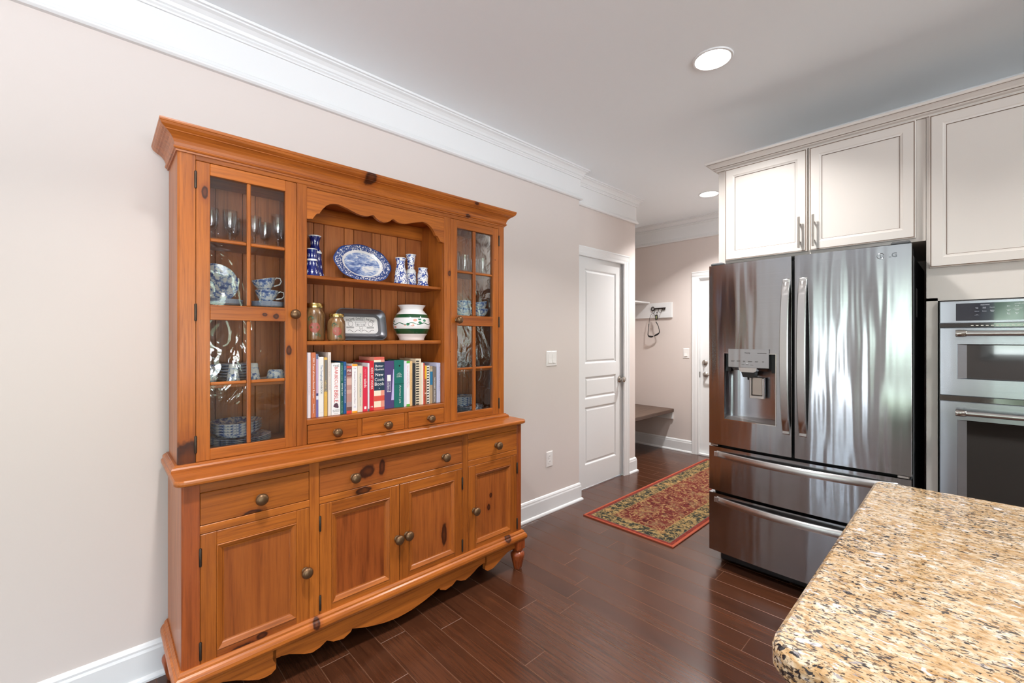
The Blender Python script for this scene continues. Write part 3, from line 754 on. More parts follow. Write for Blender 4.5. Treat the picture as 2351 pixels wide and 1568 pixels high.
# ---- glazed doors
def glass_door(s0, s1, g0, g1, m0, m1, hinge_s, knob_s, knots):
    t = obj('glass_door', None, hutch); z0, z1 = 0.8735, 1.9545
    a, b = DU - 0.02, DU
    hp('stile', (a, s0, z0), (b, g0, z1), wk(2, knots[0]) if knots[0] else 'pine_v', t); hp('stile', (a, g1, z0), (b, s1, z1), wk(2, knots[1]) if knots[1] else 'pine_v', t)
    for za, zb, k in ((1.911, z1, None), (1.3845, 1.4395, knots[2]), (z0, 0.914, None)): hp('rail', (a, g0, za), (b, g1, zb), wk(1, k) if k else 'pine_h', t)
    for za, zb in ((0.914, 1.3845), (1.4395, 1.911)): hp('muntin', (a + 0.004, m0, za), (b - 0.002, m1, zb), 'pine_v', t, 0.003)
    for z in (1.150, 1.677):
        hp('muntin', (a + 0.004, g0, z - 0.006), (b - 0.003, m0, z + 0.006), 'pine_h', t, 0.003); hp('muntin', (a + 0.004, m1, z - 0.006), (b - 0.003, g1, z + 0.006), 'pine_h', t, 0.003)
    for u0, u1 in ((g0, m0), (m1, g1)):
        for za, zb in ((0.914, 1.144), (1.156, 1.3845), (1.4395, 1.671), (1.683, 1.911)):
            MB().box((a + 0.007, u0 - 0.003, za - 0.003), (a + 0.0085, u1 + 0.003, zb + 0.003)).build('pane', 'pane', t)
    for z in (0.937, 1.4105, 1.885): hinge(t, DU, hinge_s, z)
    knob(t, DU, knob_s, 1.4145, 0.020)
glass_door(0.0560, 0.3945, 0.0985, 0.3520, 0.2165, 0.2300, 0.0548, 0.3825, ([((DU, 0.0819, 1.846), (0.04, 0.008, 0.02))], [((DU, 0.365, 1.27), (0.04, 0.009, 0.018))], [((DU, 0.318, 1.405), (0.04, 0.010, 0.010)), ((DU, 0.278, 1.41), (0.04, 0.008, 0.006))]))
glass_door(1.1650, 1.5030, 1.2065, 1.4585, 1.3160, 1.3355, 1.5042, 1.2035, (None, None, None))
for s0, s1 in ((0.0215, 0.419), (1.139, 1.5265)):
    for z in (1.694, 1.4435, 1.1445): hp('shelf', (0.022, s0, z - 0.015), (0.222, s1, z), 'pine_h')
    hp('cupboard_floor', (0.022, s0, 0.875), (DU - 0.022, s1, 0.8935), 'pine_h')

# ================================================================== refrigerator
FX, FY = -0.6175, 3.0
fr = thing('refrigerator', 'stainless steel French-door refrigerator with water dispenser and two bottom drawers', 'refrigerator', (FX, FY, 0))
FW = 0.4375
fy = lambda x: -0.40 - 0.026 * (1 - (x / FW) ** 2)
def curved_front(name, x0, x1, z0, z1, hole=None, mat='steel'):
    xs = [x0 + (x1 - x0) * i / 14 for i in range(15)]; zs = [z0, z1]
    if hole:
        xs = sorted(set(xs + [hole[0], hole[2]])); zs = sorted({z0, hole[1], hole[3], z1})
    mb = MB(); e = 0.006; P = {}; vs = []
    for i, x in enumerate(xs):
        for j, z in enumerate(zs): P[i, j] = len(vs); vs.append((x, fy(x), z))
    fs = []
    for i in range(len(xs) - 1):
        for j in range(len(zs) - 1):
            if hole and hole[0] - 1e-6 <= xs[i] and xs[i + 1] <= hole[2] + 1e-6 and abs(zs[j] - hole[1]) < 1e-6: continue
            fs.append((P[i, j], P[i + 1, j], P[i + 1, j + 1], P[i, j + 1]))
    mb.add(vs, fs, True)
    yb = -0.335
    n = len(xs)
    for z in (z0, z1): mb.add([(x, fy(x), z) for x in xs] + [(x, yb, z) for x in xs], [(i, i + 1, n + i + 1, n + i) for i in range(n - 1)], False)
    for x in (x0, x1): mb.add([(x, fy(x), z0), (x, fy(x), z1), (x, yb, z1), (x, yb, z0)], [(0, 1, 2, 3)], False)
    mb.add([(x0, yb, z0), (x1, yb, z0), (x1, yb, z1), (x0, yb, z1)], [(0, 1, 2, 3)], False)
    return mb.build(name, mat, fr)
HOLE = (-0.3485, 0.860, -0.0865, 1.231)
ld_ = curved_front('door', -FW, -0.0155, 0.708, 1.735, HOLE)
rd_ = curved_front('door', 0.0005, FW, 0.708, 1.735)
du_ = curved_front('freezer_drawer', -FW, FW, 0.441, 0.692)
dd_ = curved_front('freezer_drawer', -FW, FW, 0.092, 0.424)
# bright edge strips on the door sides
for par, x in ((ld_, -0.0155), (rd_, 0.0005), (rd_, FW), (ld_, -FW)):
    MB().box((x - 0.0012, fy(x) + 0.001, 0.710), (x + 0.0012, fy(x) + 0.012, 1.733), 0.0005).build('edge_trim', 'chrome', par)
MB().box((-FW + 0.008, -0.334, 0.10), (FW - 0.008, -0.318, 1.725)).build('gasket', 'black', fr)
MB().box((-FW + 0.004, -0.318, 0.055), (FW - 0.004, 0.44, 1.705), 0.006).build('case', 'darkgrey', fr)
MB().box((-FW + 0.03, -0.31, 0.012), (FW - 0.03, -0.27, 0.09), 0.004).build('kick_plate', 'black', fr)
for x in (-0.36, 0.36): MB().lathe([(0, 0), (0.022, 0), (0.022, 0.012), (0.012, 0.016), (0.012, 0.06)], 12, (x, -0.25, 0)).build('foot', 'black', fr)
for x in (-0.36, 0.36): MB().lathe([(0, 0), (0.022, 0), (0.022, 0.012), (0.012, 0.016), (0.012, 0.06)], 12, (x, 0.36, 0)).build('foot', 'black', fr)
for x in (-0.40, 0.40):
    MB().box((x - 0.034, -0.39, 1.7355), (x + 0.034, -0.30, 1.752), 0.006).build('hinge_cover', 'darkgrey', fr)
    MB().box((x - 0.03, -0.317, 1.705), (x + 0.03, -0.18, 1.742), 0.006).build('hinge_cover', 'darkgrey', fr)
for x in (-0.41, 0.41): MB().box((x - 0.02, -0.40, 0.694), (x + 0.02, -0.345, 0.706), 0.002).build('lower_hinge', 'nickel', fr)
MB().box((FW - 0.0035, -0.10, 1.42), (FW - 0.0030, -0.02, 1.56)).build('rating_sticker', 'plate', fr)
# vertical door handles, bowed flat bars
def bar_v(par, xc, z0, z1, w=0.039):
    mb = MB(); n = 18; vs = []
    for i in range(n + 1):
        t = i / n; z = z0 + (z1 - z0) * t; b = math.sin(PI * t) ** 0.55
        ww = w * (0.86 + 0.14 * math.sin(PI * t)); y0 = fy(xc) - 0.002 - 0.050 * b; th = 0.013
        sx = 0.0
        vs += [(xc - ww / 2, y0 + 0.002, z), (xc - ww / 2 + 0.004, y0 - 0.002, z), (xc + ww / 2 - 0.004, y0 - 0.002, z), (xc + ww / 2, y0 + 0.002, z), (xc + ww / 2, y0 + th, z), (xc - ww / 2, y0 + th, z)]
    fs = [(i * 6 + j, i * 6 + (j + 1) % 6, (i + 1) * 6 + (j + 1) % 6, (i + 1) * 6 + j) for i in range(n) for j in range(6)]
    mb.add(vs, fs, True); mb.add(vs, [tuple(range(6)), tuple(range(n * 6, n * 6 + 6))], False)
    for z in (z0 + 0.004, z1 - 0.024): mb.box((xc - w * 0.4, fy(xc) - 0.012, z), (xc + w * 0.4, fy(xc) + 0.004, z + 0.02), 0.002)
    mb.build('handle', 'steel_h', par)
bar_v(ld_, -0.0365 - 0.001, 0.822, 1.622); bar_v(rd_, 0.0365, 0.822, 1.622)
def bar_h(par, zc, h=0.036):
    mb = MB(); n = 24; vs = []; hx = 0.392
    for i in range(n + 1):
        t = i / n; x = -hx + 2 * hx * t; b = math.sin(PI * t) ** 0.6
        y0 = fy(x) - 0.003 - 0.042 * b; th = 0.014
        vs += [(x, y0 + 0.001, zc - h / 2), (x, y0 - 0.003, zc - h / 2 + 0.006), (x, y0, zc + h / 2 - 0.004), (x, y0 + 0.004, zc + h / 2), (x, y0 + th, zc + h / 2), (x, y0 + th, zc - h / 2)]
    fs = [(i * 6 + j, i * 6 + (j + 1) % 6, (i + 1) * 6 + (j + 1) % 6, (i + 1) * 6 + j) for i in range(n) for j in range(6)]
    mb.add(vs, fs, True); mb.add(vs, [tuple(range(6)), tuple(range(n * 6, n * 6 + 6))], False)
    for s in (-1, 1): mb.box((s * hx - 0.012, fy(hx) - 0.012, zc - h * 0.4), (s * hx + 0.012, fy(hx) + 0.004, zc + h * 0.4), 0.002)
    mb.build('handle', 'steel_h', par)
bar_h(du_, 0.652); bar_h(dd_, 0.390)
# dispenser niche
disp = obj('dispenser', None, fr)
hx0, hz0, hx1, hz1 = HOLE; yb = -0.345
nb = MB(); prof = [(hx0, fy(hx0)), (hx0 + 0.006, -0.375), (hx0 + 0.03, -0.350), (hx0 + 0.07, -0.341), (hx0 + 0.13, -0.3385), (hx1 - 0.05, -0.341), (hx1 - 0.015, -0.352), (hx1 - 0.003, -0.380), (hx1, fy(hx1))]
m_ = len(prof); nb.add([(x, y, hz0) for x, y in prof] + [(x, y, hz1) for x, y in prof], [(i, i + 1, m_ + i + 1, m_ + i) for i in range(m_ - 1)], True)
nb.add([(x, y, hz1) for x, y in prof], [tuple(range(m_))], False); nb.build('niche', 'oven_steel', disp)
tr_ = MB(); tr_.add([(x, y, hz0 + (0.0 if k in (0, m_ - 1) else 0.014)) for k, (x, y) in enumerate(prof)], [tuple(range(m_))], False)
tr_.build('drip_tray', 'nickel', disp)
rim = MB(); w_ = 0.004
for a, b, c, d in ((hx0 - w_, hz0 - w_, hx1 + w_, hz0), (hx0 - w_, hz1, hx1 + w_, hz1 + w_), (hx0 - w_, hz0, hx0, hz1), (hx1, hz0, hx1 + w_, hz1)):
    for k in range(8 if c - a > 0.02 else 1):
        n_ = 8 if c - a > 0.02 else 1; xa, xb = a + (c - a) * k / n_, a + (c - a) * (k + 1) / n_
        rim.prism([(xa, b), (xb, b), (xb, d), (xa, d)], -0.004, 0.010, lambda u, v, t: (u, fy(u) + t, v))
rim.build('niche_rim', 'chrome', disp)
px0, px1, pz0, pz1 = -0.3195, -0.1165, 1.157, 1.257
cpn = MB(); yp = fy(-0.2) - 0.010
cpn.prism([(yp, pz0), (yp, pz1), (yp + 0.03, pz1), (yp + 0.055, pz1 - 0.02), (yp + 0.075, pz0 - 0.018), (yp + 0.06, pz0 - 0.02)], px0, px1, lambda a, b, t: (t, a, b))
cpn.build('control_panel', 'steel', disp)
MB().box((hx0 + 0.002, -0.39, 1.13), (px0 - 0.0005, -0.345, hz1 - 0.002)).build('niche_hood', 'black', disp); MB().box((px1 + 0.0005, -0.39, 1.13), (hx1 - 0.002, -0.345, hz1 - 0.002)).build('niche_hood', 'black', disp)
noz = MB(); noz.prism([(-0.268, 1.156), (-0.176, 1.156), (-0.181, 1.137), (-0.192, 1.131), (-0.252, 1.131), (-0.263, 1.137)], yp + 0.004, yp + 0.05, lambda a, b, t: (a, t, b)); noz.build('nozzle_cap', 'steel_h', disp)
nz2 = MB(); nz2.prism([(-0.256, 1.131), (-0.186, 1.131), (-0.192, 1.104), (-0.248, 1.104)], yp + 0.01, yp + 0.055, lambda a, b, t: (a, t, b)); nz2.lathe([(0.004, 1.088), (0.006, 1.104)], 10, (-0.226, yp + 0.03, 0)); nz2.build('nozzle', 'black', disp)
pad = MB()
for a in ((-0.232, 0.998, -0.219, 1.10), (-0.168, 0.998, -0.155, 1.10), (-0.232, 0.985, -0.155, 1.003)): pad.box((a[0], -0.372, a[1]), (a[2], -0.355, a[3]), 0.003)
pad.build('paddle', 'steel_h', disp)
MB().box((-0.219, -0.362, 1.003), (-0.168, -0.356, 1.10), 0.002).build('paddle_plate', 'nickel', disp)
M['ink'] = plain('dark_grey_print', (58, 54, 52), 0.5)
M['ink_w'] = plain('white_print', (226, 230, 236), 0.5)
text('panel_text', 'ThinQ', 'ink', disp, (-0.222, yp - 0.0008, 1.236), (1, 0, 0), (0, 0, 1), 0.028)
dash = MB(); yq = yp - 0.0006
for x, l in ((-0.297, 0.020), (-0.267, 0.018), (-0.238, 0.012), (-0.208, 0.022), (-0.176, 0.016), (-0.144, 0.010)): dash.box((x - l / 2, yq, 1.1905), (x + l / 2, yp, 1.1925)); dash.box((x - l * 0.4, yq, 1.1875), (x + l * 0.4, yp, 1.189))
for x in (-0.243, -0.222, -0.199): dash.box((x - 0.007, yq, 1.171), (x + 0.007, yp, 1.1725))
dash.box((-0.172, yq, 1.2345), (-0.128, yp, 1.2365)); dash.build('panel_print', 'ink', disp)
MB().box((-0.226, yp - 0.001, 1.179), (-0.220, yp, 1.182)).build('indicator', 'ink_w', disp)
# maker's badge top corner
bx, bz = 0.352, 1.690
M['badge'] = plain('badge_chrome', (120, 124, 128), 0.25, 1.0)
text('badge_letters', 'LG', 'badge', rd_, (bx + 0.022, fy(bx + 0.022) - 0.0012, bz), (1, 0, 0), (0, 0, 1), 0.032, 0.021, bold=0.02)
bd = MB(); bc = (bx - 0.018, fy(bx - 0.018) - 0.0012, bz)
bd.tube([(bc[0] + 0.0125 * math.cos(a), bc[1], bc[2] + 0.0125 * math.sin(a)) for a in [0.35 + (2 * PI - 0.75) * k / 24 for k in range(25)]], 0.0013, 6)
bd.box((bc[0] - 0.001, bc[1] - 0.001, bc[2] - 0.007), (bc[0] + 0.001, bc[1] + 0.001, bc[2] + 0.007)); bd.box((bc[0], bc[1] - 0.001, bc[2] - 0.007), (bc[0] + 0.005, bc[1] + 0.001, bc[2] - 0.005)); bd.box((bc[0] + 0.004, bc[1] - 0.001, bc[2] - 0.001), (bc[0] + 0.0125, bc[1] + 0.001, bc[2] + 0.001))
bd.box((bc[0] - 0.006, bc[1] - 0.001, bc[2] + 0.003), (bc[0] - 0.004, bc[1] + 0.001, bc[2] + 0.005)); bd.build('badge_ring', 'badge', rd_)

# ================================================================== cream cabinets round the refrigerator and ovens
CY = 2.78
def glazed_door(parent, x0, x1, z0, z1, pull=None, fw=0.056):
    y = CY - 0.0005; fn = lambda u, v, p: (u, y - 0.021 - p, v)
    mb = MB(); R = (x0, z0, x1, z1)
    mb.cur = 0; rings(mb, R, [(0, -0.021), (0, -0.002), (0.0035, 0.0)], fn, cap=False)
    mb.cur = 1; rings(mb, R, [(0.0035, 0.0), (0.0055, -0.0012), (0.0075, 0.0)], fn, cap=False)
    mb.cur = 0; rings(mb, R, [(0.0075, 0.0), (fw - 0.012, 0.0), (fw - 0.008, -0.0022), (fw - 0.001, -0.004)], fn, cap=False)
    mb.cur = 1; rings(mb, R, [(fw - 0.001, -0.004), (fw, -0.0075), (fw + 0.0014, -0.0075)], fn, cap=False)
    d = mb.build('cabinet_door', ['cream', 'glaze'], parent)
    q = MB(); rings(q, R, [(fw + 0.0014, -0.0075), (fw + 0.003, -0.0075)], fn); q.build('panel', 'cream', d)
    if pull:
        px, za, zb = pull; yy = y - 0.021
        h = MB().tube([(px, yy - 0.030, za), (px, yy - 0.030, zb)], 0.0055, 10)
        for z in (za + 0.035, zb - 0.035): h.tube([(px, yy, z), (px, yy - 0.030, z)], 0.0042, 8)
        h.build('bar_pull', 'nickel', d)
    return d
c1 = thing('wall_cabinet', 'cream two-door cabinet mounted above the refrigerator', 'cabinet', (0, 0, 0))
MB().box((-1.071, CY, 1.768), (-0.143, 3.515, 2.334), 0.001).build('body', 'cream', c1)
MB().box((-1.0705, CY + 0.03, 0.0), (-1.0595, 3.515, 1.7675)).build('side_panel', 'cream', c1)
glazed_door(c1, -1.027, -0.6055, 1.783, 2.331, (-0.6365, 1.800, 1.966))
glazed_door(c1, -0.596, -0.1765, 1.783, 2.331, (-0.5725, 1.800, 1.966))
c2 = thing('oven_cabinet', 'tall cream cabinet housing the built-in ovens', 'cabinet', (0, 0, 0))
tb = MB().box((-0.142, CY, 0.0), (-0.104, 3.515, 1.50)).box((0.664, CY, 0.0), (0.71, 3.515, 1.50)).box((-0.142, CY, 1.487), (0.71, 3.515, 2.334)).box((-0.104, CY, 0.0), (0.664, 3.515, 0.385))
tb.build('body', 'cream', c2)
glazed_door(c2, -0.1315, 0.285, 1.637, 2.331); glazed_door(c2, 0.291, 0.705, 1.637, 2.331)
cm = thing('cabinet_crown', 'cream glazed crown moulding running along the top of the kitchen cabinets', 'moulding', (0, 0, 0))
cpath = [(0.71, CY), (-1.071, CY), (-1.071, 3.515)]
cmb = MB(); zt = 2.3345
cmb.sweep(cpath, [(-0.02, zt), (0.010, zt), (0.013, zt + 0.006), (0.022, zt + 0.010), (0.026, zt + 0.013), (0.026, zt + 0.0155), (-0.02, zt + 0.0155)]); cmb.cur = 1
cmb.sweep(cpath, [(-0.02, zt + 0.0155), (0.0265, zt + 0.0155), (0.0265, zt + 0.018), (-0.02, zt + 0.018)]); cmb.cur = 0
cmb.sweep(cpath, [(-0.02, zt + 0.018), (0.030, zt + 0.018), (0.034, zt + 0.024), (0.048, zt + 0.036), (0.054, zt + 0.039), (-0.02, zt + 0.039)])
cmb.cur = 1; cmb.sweep(cpath, [(-0.02, zt + 0.039), (0.0545, zt + 0.039), (0.0545, zt + 0.0405), (-0.02, zt + 0.0405)]); cmb.cur = 0
cmb.sweep(cpath, [(-0.02, zt + 0.0405), (0.057, zt + 0.0405), (0.059, zt + 0.044), (0.059, zt + 0.053), (-0.02, zt + 0.053)])
cmb.build('moulding', ['cream', 'glaze'], cm)

# ================================================================== built-in microwave and oven
def dark_glass(name, rgb, rough=0.05):
    N = Nodes(name); return N.pbr(lin(rgb), rough, 0.0, Specular_IOR_Level=0.9, Coat_Weight=0.6, Coat_Roughness=0.02)
M['ovenglass'] = dark_glass('black_oven_glass', (16, 14, 13))
M['display'] = dark_glass('blue_black_display', (18, 30, 48))
ov = thing('double_oven', 'stainless built-in microwave above oven, set in a tall cream cabinet', 'oven', (0.28, 3.14, 0))
OX = 0.28; OYF = 2.765 - 3.14
def ox(x): return x - OX
MB().box((ox(-0.100), OYF + 0.012, 0.39), (ox(0.660), 0.30, 1.482)).build('chassis', 'black', ov)
def steel_panel(name, z0, z1, hole=None, par=None, bulge=0.0):
    x0, x1 = ox(-0.0985), ox(0.6585); mb = MB(); fn = lambda u, v, p: (u, OYF - p, v); b = 0.012
    st = [(0, -0.010), (0, -0.003), (0.003, 0.0)]
    rings(mb, (x0, z0, x1, z1), st, fn, cap=hole is None)
    if hole:
        a, c, bb, d = hole; A = (x0 + 0.003, z0 + 0.003, x1 - 0.003, z1 - 0.003)
        vs = [fn(A[0], A[1], 0), fn(A[2], A[1], 0), fn(A[2], A[3], 0), fn(A[0], A[3], 0), fn(a, c, 0), fn(bb, c, 0), fn(bb, d, 0), fn(a, d, 0)]
        mb.add(vs, [(0, 1, 5, 4), (1, 2, 6, 5), (2, 3, 7, 6), (3, 0, 4, 7)], False)
    return mb.build(name, 'oven_steel', par or ov)
H1 = (ox(-0.046), 1.394, ox(0.606), 1.470)
cpan = steel_panel('control_panel', 1.383, 1.483, H1)
MB().box((H1[0] - 0.001, OYF + 0.001, H1[1] - 0.001), (H1[2] + 0.001, OYF + 0.008, H1[3] + 0.001)).build('display_glass', 'display', cpan)
for body, x, z, l in (('MICROWAVE', 0.042, 1.4605, 0.026), ('Cook\nTime', 0.018, 1.4485, 0.009), ('Cook\nPower', 0.040, 1.4485, 0.010), ('Popcorn', 0.063, 1.4495, 0.014), ('Defrost', 0.018, 1.434, 0.013), ('Reheat', 0.040, 1.434, 0.012), ('Soften\nMelt', 0.063, 1.434, 0.012), ('Add\n30 Seconds', 0.018, 1.4185, 0.013), ('LOWER OVEN', 0.141, 1.4615, 0.030), ('Bake', 0.109, 1.4520, 0.009), ('Broil', 0.132, 1.452, 0.009), ('EASY CONVECT', 0.134, 1.442, 0.026), ('Convect\nBake', 0.109, 1.436, 0.013), ('Convect\nBroil', 0.132, 1.436, 0.013), ('Cook\nTime', 0.109, 1.421, 0.010), ('Timer\nSet', 0.132, 1.421, 0.010)):
    text('panel_text', body, 'ink_w', cpan, (ox(x), OYF + 0.0004, z), (1, 0, 0), (0, 0, 1), l)
vent = MB().box((ox(-0.097), OYF + 0.004, 1.366), (ox(0.657), OYF + 0.011, 1.383)); vent.build('vent_strip', 'ovenglass', ov)
vh = MB()
for k in range(44): vh.box((ox(0.0 + k * 0.0148), OYF + 0.003, 1.371), (ox(0.008 + k * 0.0148), OYF + 0.0042, 1.374))
vh.build('vent_slots', 'nickel', ov)
def oven_door(z0, z1, hole, zh, name):
    d = steel_panel('oven_door', z0, z1, hole)
    mb = MB(); fn = lambda u, v, p: (u, OYF - p, v)
    a_, b_, c_, d_ = hole; vs = []
    for ix, iz, p in ((0, 0, 0.0), (0.001, 0.001, -0.004), (0.030, 0.004, -0.009)): vs += [fn(a_ + ix, b_ + iz, p), fn(c_ - ix, b_ + iz, p), fn(c_ - ix, d_ - iz, p), fn(a_ + ix, d_ - iz, p)]
    mb.add(vs, [(k + j, k + (j + 1) % 4, k + 4 + (j + 1) % 4, k + 4 + j) for k in (0, 4) for j in range(4)], False); mb.build('window_frame', 'oven_steel', d)
    MB().box((a_ + 0.030, OYF + 0.009, b_ + 0.004), (c_ - 0.030, OYF + 0.0115, d_ - 0.004)).build('window_glass', 'ovenglass', d)
    h = MB(); x0, x1 = ox(-0.044), ox(0.604)
    h.lathe([(0, 0), (0.0115, 0), (0.0115, x1 - x0), (0, x1 - x0)], 18, (x0, OYF - 0.052, zh), 0); hb = h.build('handle', 'steel_h', d)
    for s, xx in ((1, x0), (-1, x1)):
        c = MB().lathe([(0, -0.002), (0.0145, -0.002), (0.015, 0.0), (0.015, 0.024), (0.0135, 0.027), (0.0135, 0.030), (0.012, 0.032)], 18, (xx if s > 0 else xx - 0.03, OYF - 0.052, zh), 0)
        c.tube([(xx + s * 0.014, OYF - 0.042, zh), (xx + s * 0.014, OYF, zh)], 0.011, 10); c.build('handle_cap', 'chrome', hb)
oven_door(1.062, 1.364, (ox(-0.042), 1.138, ox(0.602), 1.291), 1.338, 'upper')
oven_door(0.40, 1.038, (ox(-0.042), 0.52, ox(0.602), 0.957), 0.994, 'lower')
MB().box((ox(-0.097), OYF + 0.004, 1.039), (ox(0.657), OYF + 0.011, 1.061)).build('door_gap', 'ovenglass', ov)
rk = MB()
for z in (0.70, 0.82): rk.box((ox(0.0), OYF + 0.0098, z), (ox(0.56), OYF + 0.0102, z + 0.004))
rk.build('oven_rack', 'nickel', ov)

# ================================================================== granite island
def granite():
    N = Nodes('speckled_granite'); v = N.obj(); s = N.mapv(v, (0.58, 1.0, 0.9), rot=(0, 0, 0.12))
    def at(k): return N.vm('ADD', s, k)
    base = N.ramp(N.noise(s, 105, 5, 0.62, 0.4), [(0.30, lin((132, 98, 63))), (0.43, lin((172, 140, 100))), (0.55, lin((193, 172, 142))), (0.68, lin((204, 195, 185)))])
    gold = N.ramp(N.noise(at((2, 2, 2)), 34, 3), [(0.46, (0, 0, 0)), (0.62, (1, 1, 1))])
    base = N.mix(N.math('MULTIPLY', gold, 0.40), base, lin((167, 128, 75)))
    big = N.noise(at((3, 5, 2)), 13, 4, 0.6)
    dens = N.n('MapRange', {'Value': big, 'From Min': 0.36, 'From Max': 0.64, 'To Min': -0.045, 'To Max': 0.05}).outputs[0]
    n1 = N.math('ADD', N.noise(at((11, 3, 7)), 230, 2, 0.55, 0.4), dens)
    col = N.mix(N.ramp(n1, [(0.575, (0, 0, 0)), (0.63, (0.9, 0.9, 0.9))]), base, lin((58, 44, 37)))
    n2 = N.math('ADD', N.noise(at((1, 13, 4)), 165, 2, 0.55, 0.5), dens)
    col = N.mix(N.ramp(n2, [(0.61, (0, 0, 0)), (0.65, (1, 1, 1))]), col, lin((38, 35, 37)))
    f3 = N.ramp(N.noise(at((7, 1, 9)), 90, 3, 0.6, 0.8), [(0.62, (0, 0, 0)), (0.67, (0.8, 0.8, 0.8))])
    col = N.mix(f3, col, lin((132, 128, 133)))
    f4 = N.ramp(N.noise(at((5, 8, 1)), 55, 3, 0.6, 0.8), [(0.64, (0, 0, 0)), (0.69, (0.9, 0.9, 0.9))])
    col = N.mix(f4, col, lin((209, 207, 210)))
    return N.pbr(col, 0.07, Coat_Weight=0.3, Coat_Roughness=0.03)
M['granite'] = granite()
gt = rslab(MB(), -0.190, 0.640, 2.30, 1.617, (0.045, 0.03, 0.03, 0.030), [(0.012, 0.872), (0.004, 0.8745), (0.0, 0.881), (0.0, 0.902), (0.0025, 0.909), (0.009, 0.914)])
tag(gt.build('island_countertop', 'granite'), 'polished beige speckled granite countertop of the island', 'countertop')
isl = thing('island_cabinet', 'cream painted island base cabinet under the granite countertop', 'cabinet', (0, 0, 0))
MB().box((-0.140, 0.705, 0.09), (2.24, 1.56, 0.8715)).build('body', 'cream', isl)
MB().box((-0.10, 0.75, 0.0), (2.2, 1.52, 0.09)).build('toe_kick', 'cream', isl)
fnx = lambda u, v, p: (-0.140 - p, u, v); fny = lambda u, v, p: (u, 0.705 - p, v)
def isl_panel(R, fn, name):
    mb = MB(); rings(mb, R, [(0, 0.0), (0, 0.010), (0.003, 0.012)], fn, cap=False); mb.cur = 1
    rings(mb, R, [(0.003, 0.012), (0.005, 0.0108), (0.007, 0.012)], fn, cap=False); mb.cur = 0
    rings(mb, R, [(0.007, 0.012), (0.055, 0.012), (0.060, 0.006)], fn, cap=False); mb.cur = 1
    rings(mb, R, [(0.060, 0.006), (0.062, 0.004)], fn, cap=False); mb.cur = 0
    rings(mb, R, [(0.062, 0.004), (0.07, 0.004)], fn); mb.build(name, ['cream', 'glaze'], isl)
isl_panel((0.73, 0.12, 1.135, 0.855), fnx, 'end_panel'); isl_panel((1.145, 0.12, 1.545, 0.855), fnx, 'end_panel')
for x in (-0.115, 0.42, 0.955, 1.49): isl_panel((x, 0.12, x + 0.52, 0.855), fny, 'front_panel')

# ================================================================== runner rug
def rug_mat():
    N = Nodes('woven_runner'); v = N.obj(); sp = N.n('SeparateXYZ', {'Vector': v})
    ax = N.math('SUBTRACT', 0.345, N.math('ABSOLUTE', sp.outputs['X'])); ay = N.math('SUBTRACT', 1.085, N.math('ABSOLUTE', sp.outputs['Y']))
    dd = N.math('MINIMUM', ax, ay)
    a = N.noise(v, 30, 5, 0.65, 1.2); b = N.noise(N.vm('ADD', v, (4, 4, 4)), 52, 4, 0.6, 0.6); c = N.noise(v, 9, 2)
    vo = N.n('TexVoronoi', {'Vector': v, 'Scale': 7.5}).outputs['Distance']
    flo = N.ramp(a, [(0.36, lin((36, 38, 34))), (0.47, lin((55, 55, 46))), (0.52, lin((126, 105, 68))), (0.62, lin((154, 126, 82)))])
    flower = N.ramp(vo, [(0.16, (1, 1, 1)), (0.32, (0, 0, 0))])
    flo = N.mix(N.math('MULTIPLY', flower, 0.75), flo, N.ramp(b, [(0.4, lin((126, 82, 47))), (0.55, lin((170, 134, 86)))]))
    fld = N.ramp(a, [(0.36, lin((62, 26, 25))), (0.48, lin((98, 41, 36))), (0.535, lin((105, 50, 39))), (0.57, lin((154, 126, 86))), (0.64, lin((126, 95, 57)))])
    fld = N.mix(N.math('MULTIPLY', N.ramp(c, [(0.5, (0, 0, 0)), (0.62, (1, 1, 1))]), 0.55), fld, N.ramp(b, [(0.45, lin((113, 58, 46))), (0.55, lin((126, 110, 78)))]))
    def sel(lo, new, old): return N.mix(N.math('GREATER_THAN', dd, lo), old, new)
    col = lin((162, 79, 54)); dred = N.ramp(b, [(0.4, lin((102, 41, 34))), (0.6, lin((126, 54, 44)))])
    col = sel(0.012, dred, col); col = sel(0.036, lin((95, 89, 79)), col); col = sel(0.041, flo, col)
    col = sel(0.150, lin((143, 111, 68)), col); col = sel(0.155, fld, col)
    return N.pbr(col, 0.95, normal=N.bump(N.noise(v, 500, 2), 0.5, 0.002), Specular_IOR_Level=0.1)
M['rug'] = rug_mat(); M['rug_edge'] = plain('rust_rug_binding', (158, 74, 52), 0.9)
rug = thing('runner_rug', 'dark red patterned runner rug with rust edging on the wood floor', 'rug', (-1.637, 3.712, 0))
rslab(MB(), -0.343, -1.083, 0.343, 1.083, (0.004,) * 4, [(0.0, 0.0005), (0.0, 0.006), (0.002, 0.008)]).build('pile', 'rug', rug)
MB().tube([(-0.345, -1.085, 0.0045), (0.345, -1.085, 0.0045), (0.345, 1.085, 0.0045), (-0.345, 1.085, 0.0045)], 0.0045, 8, closed=True).build('binding', 'rug_edge', rug)

